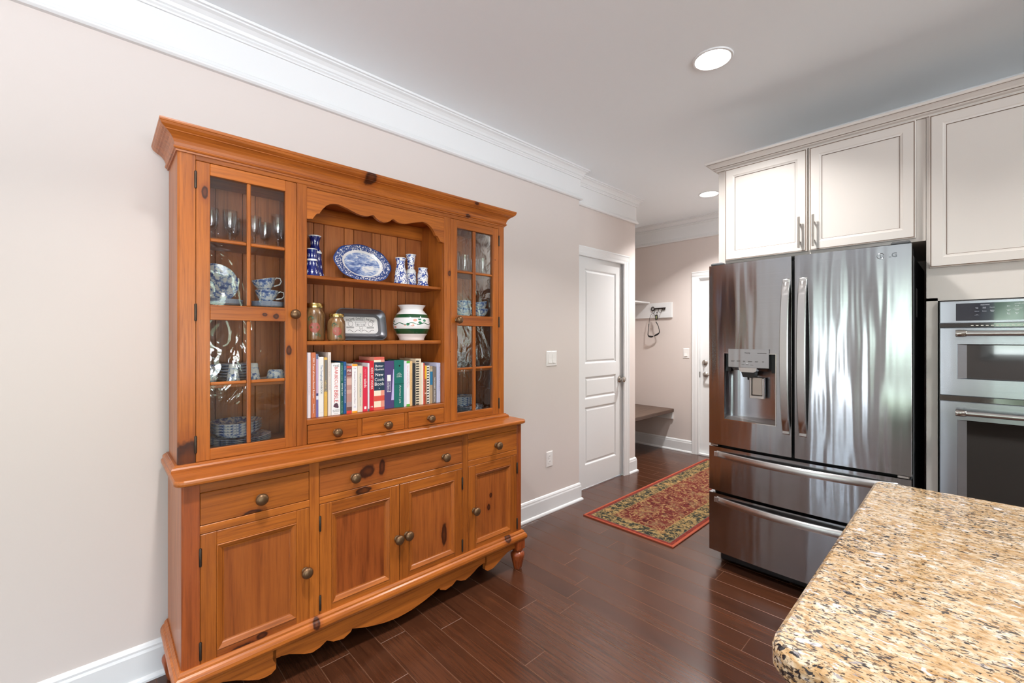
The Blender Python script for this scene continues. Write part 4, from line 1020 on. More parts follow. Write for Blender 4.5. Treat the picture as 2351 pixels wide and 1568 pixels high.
# ================================================================== bench nook by the entry door
M['bench'] = wood('dark_walnut_bench', 1, (98, 76, 62), (60, 44, 36), 0.4, coat=0.1)
bn = thing('wall_bench', 'dark wood floating bench seat fixed in the nook beside the entry door', 'bench', (0, 0, 0))
MB().box((XN + 0.002, YC2 + 0.002, 0.445), (-2.412, YF - 0.002, 0.485), 0.004).build('seat', 'bench', bn)
MB().box((XN + 0.002, YF - 0.021, 0.362), (-2.418, YF - 0.001, 0.4445), 0.002).build('cleat', 'trim', bn)
MB().box((XN + 0.001, YC2 + 0.03, 0.362), (XN + 0.021, YF - 0.022, 0.4445), 0.002).build('cleat', 'trim', bn)
sh = thing('coat_shelf', 'white wall shelf with its side backing board above the dark bench', 'shelf', (0, 0, 0))
tag(MB().box((XN + 0.022, YF - 0.020, 1.556), (-2.428, YF - 0.001, 1.7368), 0.002).build('hook_board', 'trim'), 'white backing board on the far wall behind the key-shaped hook rail', 'board')
MB().box((XN + 0.001, YC2 + 0.01, 1.556), (XN + 0.020, YF - 0.002, 1.737), 0.002).build('back_board', 'trim', sh)
MB().box((XN + 0.002, YC2 + 0.005, 1.7372), (-2.722, YF - 0.002, 1.756), 0.002).build('shelf_board', 'trim', sh)
kr = thing('key_hook', 'dark iron key-shaped hook rail on the white board', 'hook rail', (0, 0, 0))
ky = YF - 0.029
body = MB().tube([(-2.668 + 0.019 * math.cos(a), ky, 1.668 + 0.022 * math.sin(a)) for a in [2 * PI * k / 20 for k in range(20)]], 0.0055, 8, closed=True)
body.tube([(-2.650, ky, 1.668), (-2.575, ky, 1.671), (-2.504, ky, 1.673)], [0.0075, 0.006, 0.0065], 8)
for x, l in ((-2.537, 0.028), (-2.515, 0.024)): body.box((x - 0.006, ky - 0.004, 1.673 - l), (x + 0.006, ky + 0.004, 1.673), 0.001)
body.build('key_bar', 'iron', kr)
for x in (-2.642, -2.598, -2.556):
    MB().tube([(x + 0.006, ky, 1.668), (x + 0.006, ky - 0.006, 1.64), (x + 0.002, ky - 0.016, 1.618), (x - 0.005, ky - 0.026, 1.616), (x - 0.010, ky - 0.030, 1.630)], 0.0032, 6).build('hook', 'iron', kr)
sg = thing('sunglasses', 'dark sunglasses on a cord hanging from the key-shaped hook', 'sunglasses', (0, 0, 0))
zx = lambda a, b: (-2.67 + (1480 + a / 14.25 - 1501) * 0.00562, 1.665 - (680 + b / 14.25 - 710) * 0.00529)
def P2(pts, y): return [(zx(*p)[0], y, zx(*p)[1]) for p in pts]
MB().tube(P2([(365, 560), (290, 600), (250, 690), (225, 800), (215, 910)], ky - 0.028), 0.0022, 6).build('cord', 'black', sg)
MB().tube(P2([(365, 560), (400, 600), (430, 690), (445, 780), (460, 850)], ky - 0.030), 0.0022, 6).build('cord', 'black', sg)
MB().tube(P2([(215, 905), (200, 1050), (188, 1180), (182, 1260), (200, 1300)], ky - 0.028), [0.005, 0.004, 0.004, 0.005, 0.006], 6).build('temple', 'black', sg)
MB().tube(P2([(455, 850), (500, 925), (535, 1000), (560, 1110), (570, 1200)], ky - 0.032), [0.006, 0.005, 0.004, 0.004, 0.006], 6).build('temple', 'black', sg)
for pts in ([(195, 1290), (225, 1315), (300, 1330), (370, 1322)], [(400, 1312), (450, 1280), (510, 1250), (565, 1205)]):
    MB().tube(P2(pts, ky - 0.036), [0.006, 0.010, 0.011, 0.006], 8).build('lens', 'black', sg)
kt = thing('key_fob', 'small black and green fob hanging from the middle hook', 'key fob', (0, 0, 0))
fx, fz = zx(485, 700); M['fobgreen'] = plain('pale_green_plastic', (156, 160, 110), 0.5)
MB().box((fx - 0.017, ky - 0.050, fz - 0.030), (fx + 0.017, ky - 0.038, fz + 0.030), 0.005).build('fob_case', 'black', kt)
MB().box((fx - 0.006, ky - 0.0512, fz - 0.018), (fx + 0.009, ky - 0.0498, fz + 0.016), 0.001).build('fob_label', 'fobgreen', kt)
MB().tube([(fx, ky - 0.044, fz + 0.028), (fx - 0.012, ky - 0.036, fz + 0.05), (-2.599, ky - 0.024, 1.621)], 0.0014, 6).build('fob_cord', 'iron', kt)

# ================================================================== things on the hutch shelves
def hput(o, d, s, z, rot=None):
    o.matrix_basis = HM @ Matrix.Translation((d, s, z)) @ (rot.to_4x4() if rot is not None else Matrix.Identity(4))
    return o
def hthing(name, label, cat, d, s, z, group=None, rot=None):
    return hput(thing(name, label, cat, (0, 0, 0), 0, group), d, s, z, rot)
_cm = {}
def colm(rgb, rough=0.45):
    k = (rgb, rough)
    if k not in _cm: _cm[k] = plain('printed_cover', rgb, rough)
    return _cm[k]
M['paper'] = plain('book_pages', (226, 218, 204), 0.8)
WT, BK = (240, 238, 236), (40, 38, 38)
ZD = 0.9758
def book(s0, s1, zt, rgb, label, titles=(), bands=(), d=0.225, depth=0.165, hard=True, name='cookbook'):
    s0 = 0.440 + (s0 - 0.4469) * 0.995; s1 = 0.440 + (s1 - 0.4469) * 0.995
    w = s1 - s0 - 0.0004; h = zt - ZD; t = hthing(name, label, 'book', d, (s0 + s1) / 2, ZD, 'cookbooks on the hutch deck')
    m = colm(rgb); c = MB(); bt = min(0.002, w * 0.2)
    c.box((-0.0025, -w / 2, 0), (0, w / 2, h), min(0.0015, w * 0.2)); c.box((-depth, -w / 2, 0), (-0.0026, -w / 2 + bt, h)); c.box((-depth, w / 2 - bt, 0), (-0.0026, w / 2, h))
    c.build('cover', m, t)
    MB().box((-depth + 0.004, -w / 2 + bt, 0.003), (-0.003, w / 2 - bt, h - 0.004)).build('pages', 'paper', t)
    for z0, z1, col in bands: MB().box((0.0, -w / 2 + 0.0003, h * z0), (0.0003, w / 2 - 0.0003, h * z1)).build('spine_band', colm(col), t)
    for body, ori, col, zc, l, mh, *off in titles:
        o_ = off[0] if off else 0.0
        if ori == 'v': text('title', body, colm(col), t, (0.0006, o_ * w, h * zc), (0, 0, -1), (0, 1, 0), h * l, maxh=w * mh)
        else: text('title', body, colm(col), t, (0.0006, o_ * w, h * zc), (0, 1, 0), (0, 0, 1), w * l, maxh=h * mh)
    return t
book(0.4469, 0.4548, 1.257, (214, 214, 232), 'thin pale lavender book, first in the cookbook row')
book(0.4555, 0.4691, 1.256, (232, 222, 226), 'tall white cookbook with faint pink spine lettering, second in the row', [('Annual Collection of Recipes', 'v', (196, 160, 172), 0.62, 0.52, 0.4)])
book(0.4710, 0.4898, 1.256, (196, 110, 72), 'tall burnt orange annual recipe book with white lettering', [('2001 Taste of Home Annual Recipes', 'v', WT, 0.61, 0.62, 0.5), ('Reiman Books', 'v', WT, 0.14, 0.14, 0.4)])
book(0.4912, 0.5006, 1.249, (190, 160, 190), 'slim mauve and purple patterned cookbook', (), [(0.0, 0.28, (110, 100, 160)), (0.28, 0.34, (214, 216, 232)), (0.34, 0.38, (60, 60, 110)), (0.92, 1.0, (96, 110, 140))])
book(0.5006, 0.5033, 1.240, (236, 234, 232), 'very thin white booklet wedged beside the purple cookbook')
book(0.5033, 0.5236, 1.235, (232, 228, 224), 'white cookbook with blue script and black capital lettering', [('The Songbirg', 'v', (90, 110, 160), 0.74, 0.26, 0.55), ('COOKBOOK', 'v', (70, 70, 76), 0.50, 0.23, 0.38), ('Crown', 'h', (150, 150, 160), 0.07, 0.5, 0.05)])
book(0.5252, 0.5395, 1.233, (214, 170, 84), 'yellow spined cookbook with grey top half', [('Light or Fancy', 'v', (240, 200, 90), 0.48, 0.26, 0.5)], [(0.42, 0.96, (120, 116, 112))])
book(0.5420, 0.5553, 1.255, (226, 214, 206), 'tall plain cream cookbook beside the white barbecue book', [('Better Homes and Gardens', 'v', (190, 174, 166), 0.78, 0.34, 0.4), ('COOK BOOK', 'v', (190, 174, 166), 0.5, 0.18, 0.4)])
b = book(0.5570, 0.5965, 1.207, (238, 236, 236), 'thick white barbecue cookbook with big red vertical title and a small black emblem', [('THE', 'h', BK, 0.945, 0.72, 0.035), ('BARBECUE!', 'v', (206, 62, 56), 0.715, 0.42, 0.66), ('BIBLE', 'v', (206, 62, 56), 0.365, 0.24, 0.66), ('BY STEVEN\nRAICHLEN', 'h', BK, 0.082, 0.72, 0.07), ('WORKMAN', 'h', (70, 70, 70), 0.03, 0.5, 0.03)])
MB().prism([(-0.012, 0.040), (-0.004, 0.034), (0.008, 0.030), (0.012, 0.034), (0.009, 0.047), (0.004, 0.054), (-0.006, 0.052)], 0.0, 0.0006, lambda a, z, t: (t, a, z)).build('emblem', colm((92, 62, 76)), b)
book(0.5969, 0.6108, 1.207, (30, 92, 80), 'slim dark green cookbook with white lettering', [('BETTER & FAST', 'v', WT, 0.48, 0.24, 0.6), ('cooking light recipes', 'v', (190, 214, 200), 0.8, 0.3, 0.4), ('for every day', 'v', (190, 214, 200), 0.14, 0.24, 0.4)])
book(0.6113, 0.6238, 1.211, (28, 82, 140), 'slim blue cookbook with white lettering next to the dark green one', [('THE BEST OF BEING AMERICAN COOK BOOK', 'v', WT, 0.47, 0.52, 0.45), ('Cooking', 'v', WT, 0.88, 0.08, 0.4)])
book(0.6249, 0.6490, 1.191, (178, 132, 124), 'pie cookbook with photographed crust spine and red ends', [('PIE', 'h', WT, 0.90, 0.75, 0.06), ('BOOK', 'h', WT, 0.83, 0.7, 0.05)], [(0.96, 1.0, (214, 72, 60)), (0.78, 0.96, (136, 84, 84)), (0.60, 0.74, (206, 170, 158)), (0.42, 0.50, (196, 158, 146)), (0.14, 0.24, (164, 140, 140)), (0.06, 0.14, (110, 74, 72)), (0.0, 0.06, (214, 62, 50))])
book(0.6501, 0.6757, 1.199, (236, 232, 232), 'white cookbook with orange top and bottom edges', [('The', 'h', (110, 100, 140), 0.91, 0.5, 0.04), ('Greatest Dishes of a Mexican Menu', 'v', (170, 140, 160), 0.52, 0.66, 0.28), ('365', 'h', (150, 150, 200), 0.12, 0.4, 0.05)], [(0.955, 1.0, (240, 160, 40)), (0.0, 0.04, (240, 160, 40))])
book(0.6769, 0.7012, 1.189, (222, 208, 190), 'beige Italian cookbook with teal lettering', [('ITALIAN COOKBOOK', 'v', (82, 142, 156), 0.58, 0.52, 0.5), ('Teresa Lowry', 'v', BK, 0.2, 0.14, 0.25)])
b = book(0.7018, 0.7249, 1.183, (212, 46, 72), 'crimson salads cookbook with white lettering', [('salads', 'v', WT, 0.64, 0.20, 0.62), ('Step by step', 'v', (240, 150, 170), 0.86, 0.18, 0.4)])
MB().box((0.0, -0.005, 0.012), (0.0005, 0.005, 0.024)).build('publisher_mark', colm(WT), b)
book(0.7261, 0.7344, 1.200, (222, 224, 230), 'thin white book between the two red cookbooks', (), [(0.0, 0.05, (90, 90, 96))])
book(0.7348, 0.7563, 1.209, (206, 32, 50), 'bright red kids cookbook beside the checked cookbook', [('KIDS AT WORK', 'v', WT, 0.65, 0.44, 0.5), ('HB', 'h', WT, 0.08, 0.5, 0.05)])
bands = [(0.0, 0.055, (216, 92, 76)), (0.055, 0.17, (240, 224, 200)), (0.17, 0.27, (214, 84, 70)), (0.27, 0.37, (240, 226, 204)), (0.37, 0.905, (36, 58, 78)), (0.905, 0.95, (240, 222, 200)), (0.95, 1.0, (216, 100, 84))]
b = book(0.7563, 0.8100, 1.227, (226, 150, 130), 'thick navy and red checked gingham cookbook, tallest in the middle of the row', [('Better\nHomes', 'h', WT, 0.80, 0.86, 0.12), ('New', 'h', WT, 0.665, 0.76, 0.085), ('Cook', 'h', WT, 0.575, 0.9, 0.085), ('Book', 'h', WT, 0.49, 0.9, 0.085), ('v', 'h', WT, 0.41, 0.1, 0.03)], bands)
h_ = 1.227 - ZD
for z0, z1 in ((0.055, 0.17), (0.27, 0.37), (0.905, 0.95)): MB().box((0.0003, 0.008, h_ * z0), (0.0005, 0.0255, h_ * z1)).build('check', colm((228, 150, 130)), b)
b = book(0.8105, 0.8611, 1.206, (78, 64, 112), 'wide purple recipe binder with a label window', [('recipes', 'v', WT, 0.48, 0.20, 0.26, -0.05)], name='recipe_binder')
lb = MB()
for a in ((-0.012, 0.082, 0.008, 0.084), (-0.012, 0.134, 0.008, 0.164), (-0.012, 0.082, -0.0105, 0.164), (0.0065, 0.082, 0.008, 0.164)): lb.box((0.0, a[0], a[1]), (0.0005, a[2], a[3]))
lb.build('label_window', colm(WT), b)
MB().prism([(0.010, 0.040), (0.024, 0.040), (0.0245, 0.19), (0.021, 0.19)], 0.0, 0.0004, lambda a, z, t: (t, a, z)).build('paper_strip', colm((196, 180, 226)), b)
b = book(0.8618, 0.9151, 1.209, (26, 108, 98), 'teal green ring binder with a hole near its top', [('valley\nhospital\nauxiliary', 'h', WT, 0.69, 0.52, 0.11), ('Aromac | pia', 'v', WT, 0.28, 0.38, 0.24, 0.1)], name='ring_binder')
MB().lathe([(0.0, 0.0004), (0.0035, 0.0004), (0.0045, 0.0)], 14, (0, 0.002, 0.205), 0).build('finger_hole', 'black', b)
MB().box((0.0, -0.026, 0.1155), (0.0006, 0.026, 0.118)).build('crease', colm((14, 76, 70)), b)
book(0.9159, 0.9283, 1.202, (220, 218, 232), 'thin white and lavender cookbook beside the teal binder')
book(0.9288, 0.9484, 1.203, (236, 234, 238), 'white cookbook with green corners and pink title', [('Baking with Julia Lander', 'v', (214, 90, 140), 0.65, 0.5, 0.32, -0.1), ('Cooking Light', 'v', (130, 130, 150), 0.62, 0.3, 0.2, 0.28)], [(0.95, 1.0, (96, 178, 70)), (0.0, 0.05, (96, 178, 70))])
book(0.9484, 0.9631, 1.201, (226, 186, 132), 'narrow tan cookbook between white and black spines', [('Country Cooking', 'v', (150, 110, 60), 0.55, 0.36, 0.4)])
book(0.9631, 0.9816, 1.190, (40, 42, 48), 'plain black cookbook beside the comb-bound one')
def comb(s0, s1, zt, rgb, label, step, side):
    b = book(s0, s1, zt, rgb, label, name='comb_bound_cookbook'); w = (s1 - s0) * 0.995; h = zt - ZD; n = int(h / step)
    for k in range(n):
        z = step * (k + 0.5); MB().box((0.0, -w * 0.46, z - step * 0.26), (0.0022, w * side, z + step * 0.2), 0.0008).build('comb_ring', colm((34, 32, 34)), b)
comb(0.9821, 1.0142, 1.212, (224, 206, 180), 'cream comb-bound cookbook with black plastic rings, tall', 0.0128, 0.08)
book(1.0147, 1.0274, 1.191, (234, 224, 208), 'slim cream cookbook beside the comb-bound spine')
book(1.0277, 1.0346, 1.188, (214, 70, 52), 'very thin orange red cookbook', [('favourite family recipes', 'v', (240, 200, 190), 0.5, 0.6, 0.5)])
book(1.0351, 1.0469, 1.174, (150, 84, 56), 'short brown cookbook with a yellow block at top', (), [(0.66, 1.0, (226, 172, 40)), (0.28, 0.30, (236, 220, 200))])
comb(1.0475, 1.0650, 1.174, (240, 234, 224), 'short white comb-bound booklet with dark rings', 0.0140, 0.2)
book(1.0669, 1.0828, 1.170, (176, 152, 122), 'small beige cookbook with a blue flower picture', (), [(0.50, 0.86, (46, 116, 156)), (0.86, 0.92, (200, 180, 150))])
book(1.0841, 1.1062, 1.167, (116, 106, 100), 'grey brown dessert cookbook with white vertical lettering', [('THE DESSERT COLLECTOR', 'v', WT, 0.38, 0.68, 0.3)])
book(1.1090, 1.1323, 1.186, (206, 210, 238), 'pale lavender cookbook, last in the row against the partition', [('Favorite Recipes', 'v', (150, 130, 170), 0.6, 0.6, 0.3, 0.25)])

# ---- lathe helper for wares
def ware(name, label, cat, prof, mat, d, s, z, n=28, group=None, extra=None, sx=1.0, sy=1.0):
    o = MB().lathe(prof, n, sx=sx, sy=sy).build(name, mat); tag(o, label, cat, group); return hput(o, d, s, z)
def navy(name):
    N = Nodes(name); v = N.obj(); q = N.mapv(v, (1, 1, 1))
    ang = N.n('SeparateXYZ', {'Vector': v}); th = N.math('ARCTAN2', ang.outputs['Y'], ang.outputs['X'])
    u = N.math('MULTIPLY', th, 1.6); w = N.math('MULTIPLY', ang.outputs['Z'], 28.0)
    fu = N.math('ABSOLUTE', N.math('SUBTRACT', N.math('FRACT', N.math('ADD', u, N.math('MULTIPLY', N.math('FLOOR', w), 0.5))), 0.5)); fw = N.math('ABSOLUTE', N.math('SUBTRACT', N.math('FRACT', w), 0.5))
    dia = N.math('LESS_THAN', N.math('ADD', fu, N.math('MULTIPLY', fw, 0.8)), 0.25)
    nz = N.math('GREATER_THAN', N.noise(v, 260, 2), 0.46)
    col = N.mix(N.math('MULTIPLY', dia, nz), lin((22, 34, 104)), lin((226, 230, 240)))
    return N.pbr(col, 0.1, Coat_Weight=0.5)
M['navy'] = navy('navy_diamond_porcelain')
def scroll(name):
    N = Nodes(name); v = N.obj()
    f = N.noise(N.mapv(v, (1, 1, 0.8)), 62, 1.0, 0.4, 2.2)
    col = N.ramp(f, [(0.0, lin((236, 236, 238))), (0.50, lin((236, 236, 238))), (0.53, lin((34, 66, 148))), (1, lin((28, 54, 134)))])
    return N.pbr(col, 0.1, Coat_Weight=0.5)
M['scroll'] = scroll('blue_scroll_porcelain')
Z1S, Z2S = 1.5872, 1.3052
cs_ = hthing('candlestick', 'tall navy blue candlestick with white diamonds, at the end of the top shelf', 'candlestick', 0.105, 0.520, Z1S, 'blue porcelain on the top shelf')
MB().lathe([(0, 0), (0.043, 0), (0.043, 0.006), (0.036, 0.030), (0.030, 0.075), (0.0275, 0.112), (0.029, 0.116), (0.029, 0.122), (0.024, 0.134), (0.0185, 0.150), (0.020, 0.172), (0.0265, 0.192)], 32).build('body', 'navy', cs_)
MB().lathe([(0.0265, 0.192), (0.0275, 0.196), (0.024, 0.197), (0.016, 0.190), (0, 0.188)], 32).build('rim', 'porcelain', cs_)
MB().lathe([(0.0292, 0.1145), (0.0302, 0.119), (0.0292, 0.1235)], 32).build('collar', 'porcelain', cs_)
cs_ = hthing('candlestick', 'short navy blue candlestick with white diamonds, in front of the tall one', 'candlestick', 0.185, 0.480, Z1S, 'blue porcelain on the top shelf')
MB().lathe([(0, 0), (0.034, 0), (0.034, 0.004), (0.026, 0.030), (0.021, 0.060), (0.0215, 0.072), (0.019, 0.090), (0.0215, 0.116)], 32).build('body', 'navy', cs_)
MB().lathe([(0.0215, 0.116), (0.0225, 0.119), (0.019, 0.120), (0.012, 0.115), (0, 0.114)], 32).build('rim', 'porcelain', cs_)
MB().lathe([(0.0222, 0.066), (0.0232, 0.070), (0.0222, 0.074)], 32).build('collar', 'porcelain', cs_)
v_ = hthing('porcelain_vase', 'white vase with blue scrollwork beside the oval platter', 'vase', 0.16, 0.924, Z1S, 'blue porcelain on the top shelf')
MB().lathe([(0, 0), (0.0345, 0), (0.035, 0.004), (0.031, 0.040), (0.0265, 0.078), (0.0215, 0.096), (0.0205, 0.108), (0.023, 0.125), (0.027, 0.135)], 32).build('body', 'scroll', v_)
MB().lathe([(0.027, 0.135), (0.0285, 0.138), (0.025, 0.139), (0.019, 0.125), (0.017, 0.11)], 32).build('rim', 'porcelain', v_)
v_ = hthing('porcelain_candlestick', 'slender blue and white candlestick behind the scrollwork vase', 'candlestick', 0.12, 1.006, Z1S, 'blue porcelain on the top shelf')
MB().lathe([(0, 0), (0.030, 0), (0.030, 0.004), (0.029, 0.040), (0.0265, 0.074), (0.022, 0.076), (0.022, 0.084), (0.017, 0.096), (0.0185, 0.130), (0.0265, 0.168)], 32).build('body', 'scroll', v_)
MB().lathe([(0.0265, 0.168), (0.028, 0.171), (0.025, 0.172), (0.015, 0.166), (0, 0.164)], 32).build('rim', 'porcelain', v_)
MB().lathe([(0.0268, 0.072), (0.028, 0.077), (0.027, 0.082), (0.0235, 0.084), (0.0245, 0.089), (0.022, 0.092)], 32).build('collar', 'porcelain', v_)
v_ = hthing('porcelain_vase', 'smallest blue and white vase, nearest the partition on the top shelf', 'vase', 0.17, 1.048, Z1S, 'blue porcelain on the top shelf')
MB().lathe([(0, 0), (0.030, 0), (0.030, 0.005), (0.027, 0.016), (0.0255, 0.032), (0.0275, 0.040), (0.0285, 0.060), (0.024, 0.082), (0.0225, 0.090), (0.025, 0.097)], 32).build('body', 'scroll', v_)
MB().lathe([(0.025, 0.097), (0.0255, 0.0995), (0.022, 0.100), (0.018, 0.09)], 32).build('rim', 'porcelain', v_)
MB().lathe([(0.0262, 0.030), (0.0275, 0.0335), (0.0268, 0.037)], 32).build('collar', 'porcelain', v_)
# oval platter leaning on the back boards
def platter_mat():
    N = Nodes('blue_landscape_platter'); v = N.obj(); sp = N.n('SeparateXYZ', {'Vector': v})
    r = N.vm('LENGTH', N.vm('MULTIPLY', v, (1 / 0.145, 1 / 0.099, 0)))
    a = N.noise(v, 85, 4, 0.65, 1.0); vo = N.n('TexVoronoi', {'Vector': v, 'Scale': 42}).outputs['Distance']
    bl, md, wh = lin((48, 70, 128)), lin((118, 138, 184)), lin((232, 228, 226))
    rose = N.ramp(N.math('FRACT', N.math('MULTIPLY', vo, 3.2)), [(0.0, wh), (0.35, wh), (0.45, md), (0.6, bl), (0.85, bl), (1, wh)])
    rimc = N.mix(N.ramp(a, [(0.44, (0, 0, 0)), (0.54, (1, 1, 1))]), rose, bl)
    sc = N.noise(N.mapv(v, (0.5, 1.3, 1)), 60, 5, 0.7, 0.6); hz = N.noise(N.mapv(v, (0.35, 1.6, 1)), 18, 2)
    land = N.ramp(N.math('ADD', N.math('MULTIPLY', sc, 0.6), N.math('MULTIPLY', hz, 0.4)), [(0.40, bl), (0.47, md), (0.53, lin((170, 182, 208))), (0.60, wh)])
    col = N.mix(N.math('GREATER_THAN', r, 0.62), land, wh); col = N.mix(N.math('GREATER_THAN', r, 0.71), col, rimc); col = N.mix(N.math('GREATER_THAN', r, 0.955), col, bl)
    return N.pbr(col, 0.1, Coat_Weight=0.5)
M['platter'] = platter_mat()
def lean(th): return Matrix(((0, -math.sin(th), math.cos(th)), (1, 0, 0), (0, math.cos(th), math.sin(th))))
pl = MB(); A, B_ = 0.145, 0.099; n = 64; vs = []; prof = [(0.0, 0.006), (0.58, 0.006), (0.64, 0.009), (0.70, 0.016), (0.98, 0.022), (1.0, 0.0215), (0.98, 0.019), (0.66, 0.008), (0.60, 0.0), (0.0, 0.0)]
for q, z in prof:
    for k in range(n):
        t = 2 * PI * k / n; w = 1 + (0.018 * math.cos(8 * t) if q > 0.9 else 0)
        vs.append((A * q * w * math.cos(t), B_ * q * w * math.sin(t), z))
pl.add(vs, [(j * n + i, j * n + (i + 1) % n, (j + 1) * n + (i + 1) % n, (j + 1) * n + i) for j in range(len(prof) - 1) for i in range(n)], True)
po = pl.build('oval_platter', 'platter'); tag(po, 'oval blue and white landscape platter leaning on the top shelf', 'platter')
th_ = 0.30; hput(po, 0.090, 0.749, Z1S + 0.001 + B_ * math.cos(th_) - 0.004, lean(th_) @ Matrix.Rotation(-0.05, 3, 'Z'))
# painted jars
def jar_mat():
    N = Nodes('wood_grained_jar'); v = N.obj(); f = N.noise(N.mapv(v, (90, 90, 5)), 1.0, 4, 0.6)
    return N.pbr(N.ramp(f, [(0.3, lin((74, 48, 28))), (0.5, lin((120, 86, 52))), (0.7, lin((150, 114, 74)))]), 0.25, Coat_Weight=0.4)
M['jar'] = jar_mat(); M['apple'] = plain('painted_apple', (150, 62, 40), 0.35); M['leafgreen'] = plain('painted_leaf', (66, 84, 52), 0.4)
def jar(label, d, s, r, h, aim):
    t = hthing('painted_jar', label, 'jar', d, s, Z2S, 'painted jars on the middle shelf')
    MB().lathe([(0, 0), (r * 0.88, 0), (r * 0.97, 0.004), (r, 0.010), (r, h * 0.62), (r * 0.95, h * 0.72), (r * 0.80, h * 0.80), (r * 0.76, h * 0.84), (r * 0.76, h * 0.90)], 28).build('glass_body', 'jar', t)
    MB().lathe([(r * 0.76, h * 0.885), (r * 0.83, h * 0.885), (r * 0.84, h * 0.90), (r * 0.84, h * 0.985), (r * 0.81, h), (0, h)], 28).build('lid', 'gold', t)
    def patch(name, mat, cz, pts):
        mb = MB(); V = []; R = r + 0.0009
        V.append((R * math.cos(aim), R * math.sin(aim), cz)); 
        for a, z in pts: V.append((R * math.cos(aim + a / R), R * math.sin(aim + a / R), cz + z))
        k = len(pts); mb.add(V, [(0, 1 + i, 1 + (i + 1) % k) for i in range(k)], True); mb.build(name, mat, t)
    k = r * 0.46
    patch('apple', 'apple', h * 0.36, [(k * (1 + 0.10 * math.cos(2 * a)) * math.cos(a), 1.15 * k * math.sin(a) * (1 - (0.18 if abs(a - PI / 2) < 0.3 else 0))) for a in [2 * PI * i / 24 for i in range(24)]])
    patch('leaf', 'leafgreen', h * 0.60, [(-k * 0.9 + k * 0.45 * math.cos(a), 0.5 * k * math.sin(a + 0.6)) for a in [2 * PI * i / 12 for i in range(12)]])
    patch('leaf', 'leafgreen', h * 0.16, [(k * 0.9 + k * 0.35 * math.cos(a), 0.4 * k * math.sin(a - 0.6)) for a in [2 * PI * i / 12 for i in range(12)]])
jar('large wood-grained jar with painted apple and gold lid', 0.155, 0.500, 0.0455, 0.166, -0.30)
jar('small wood-grained jar with painted apple and gold lid', 0.195, 0.583, 0.0385, 0.121, -0.30)
# metal keepsake tray
tm = MB(); TW, TH = 0.128, 0.079
lay = [(0.0, 0.022, 0.035), (0.003, 0.022, 0.035), (0.006, 0.018, 0.034), (0.020, 0.004, 0.030), (0.026, 0.002, 0.026), (0.030, 0.003, 0.024), (0.034, 0.002, 0.022)]
vs = []; n = 0
for i, z, r in lay:
    P = rrect(-TW + i, -TH + i, TW - i, TH - i, r, 6); n = len(P); vs += [(a, b, z) for a, b in P]
fs = [(k * n + j, k * n + (j + 1) % n, (k + 1) * n + (j + 1) % n, (k + 1) * n + j) for k in range(len(lay) - 1) for j in range(n)]
tm.add(vs, fs, True); tm.add(vs, [tuple(range((len(lay) - 1) * n, len(lay) * n))], False)
vb_ = [(a, b, z - 0.0025) for a, b, z in vs]; tm.add(vb_, fs, True); tm.add(vb_, [tuple(range((len(lay) - 1) * n, len(lay) * n))], False)
M['pewter'] = plain('dull_pewter', (118, 118, 122), 0.34, 0.9); M['pewter_b'] = plain('bright_pewter', (226, 223, 222), 0.4, 0.15); M['engrave'] = plain('engraved_line', (62, 58, 60), 0.6)
ty = hthing('pewter_tray', 'rectangular pewter keepsake tray engraved with a house, leaning behind the small jar', 'tray', 0.070, 0.752, Z2S + 0.076, None, lean(0.20))
tm.build('rim', 'pewter', ty)
P = rrect(-0.090, -0.042, 0.090, 0.042, 0.02, 6); MB().prism(P, 0.0021, 0.0028, lambda a, b, t: (a, b, t)).build('picture_plate', 'pewter_b', ty)
for w, x, y, rot, l in (('HOME', -0.050, 0.0262, 0.18, 0.042), ('SWEET', 0.0, 0.0315, 0.0, 0.048), ('HOME', 0.052, 0.0248, -0.30, 0.044)):
    text('engraved_text', w, 'engrave', ty, (x, y, 0.0032), (math.cos(rot), math.sin(rot), 0), (-math.sin(rot), math.cos(rot), 0), l, 0.013)
def line(pts, r=0.0006, closed=False): 
    MB().tube([(a, b, 0.0032) for a, b in pts], r, 5, closed=closed).build('engraving', 'engrave', ty)
line([(-0.030, 0.012), (-0.020, 0.022), (0.020, 0.022), (0.030, 0.012)], closed=True); line([(-0.026, 0.012), (-0.026, -0.008), (0.026, -0.008), (0.026, 0.012)])
line([(-0.005, -0.008), (-0.005, 0.006), (0.005, 0.006), (0.005, -0.008)]); line([(-0.006, -0.008), (-0.008, -0.018), (0.008, -0.018), (0.006, -0.008)])
for x in (-0.016, 0.016): line([(x - 0.005, -0.002), (x + 0.005, -0.002), (x + 0.005, 0.006), (x - 0.005, 0.006)], closed=True); line([(x, -0.002), (x, 0.006)]); line([(x - 0.005, 0.002), (x + 0.005, 0.002)])
for x in (-0.052, 0.052):
    line([(x + 0.012 * (1 + 0.10 * math.cos(7 * a)) * math.cos(a), 0.006 + 0.012 * (1 + 0.10 * math.cos(7 * a)) * math.sin(a)) for a in [2 * PI * k / 40 for k in range(40)]], closed=True)
    for y in (-0.009, -0.012, -0.015): line([(x - 0.022, y), (x + 0.016, y)])
line([(0.0, -0.036), (-0.009, -0.026), (-0.006, -0.022), (0, -0.025), (0.006, -0.022), (0.009, -0.026)], closed=True)
for s in (-1, 1): line([(s * (0.006 + 0.010 * k), -0.030 + 0.006 * math.sin(k * 1.5)) for k in [i * 0.4 for i in range(16)]], 0.0009)
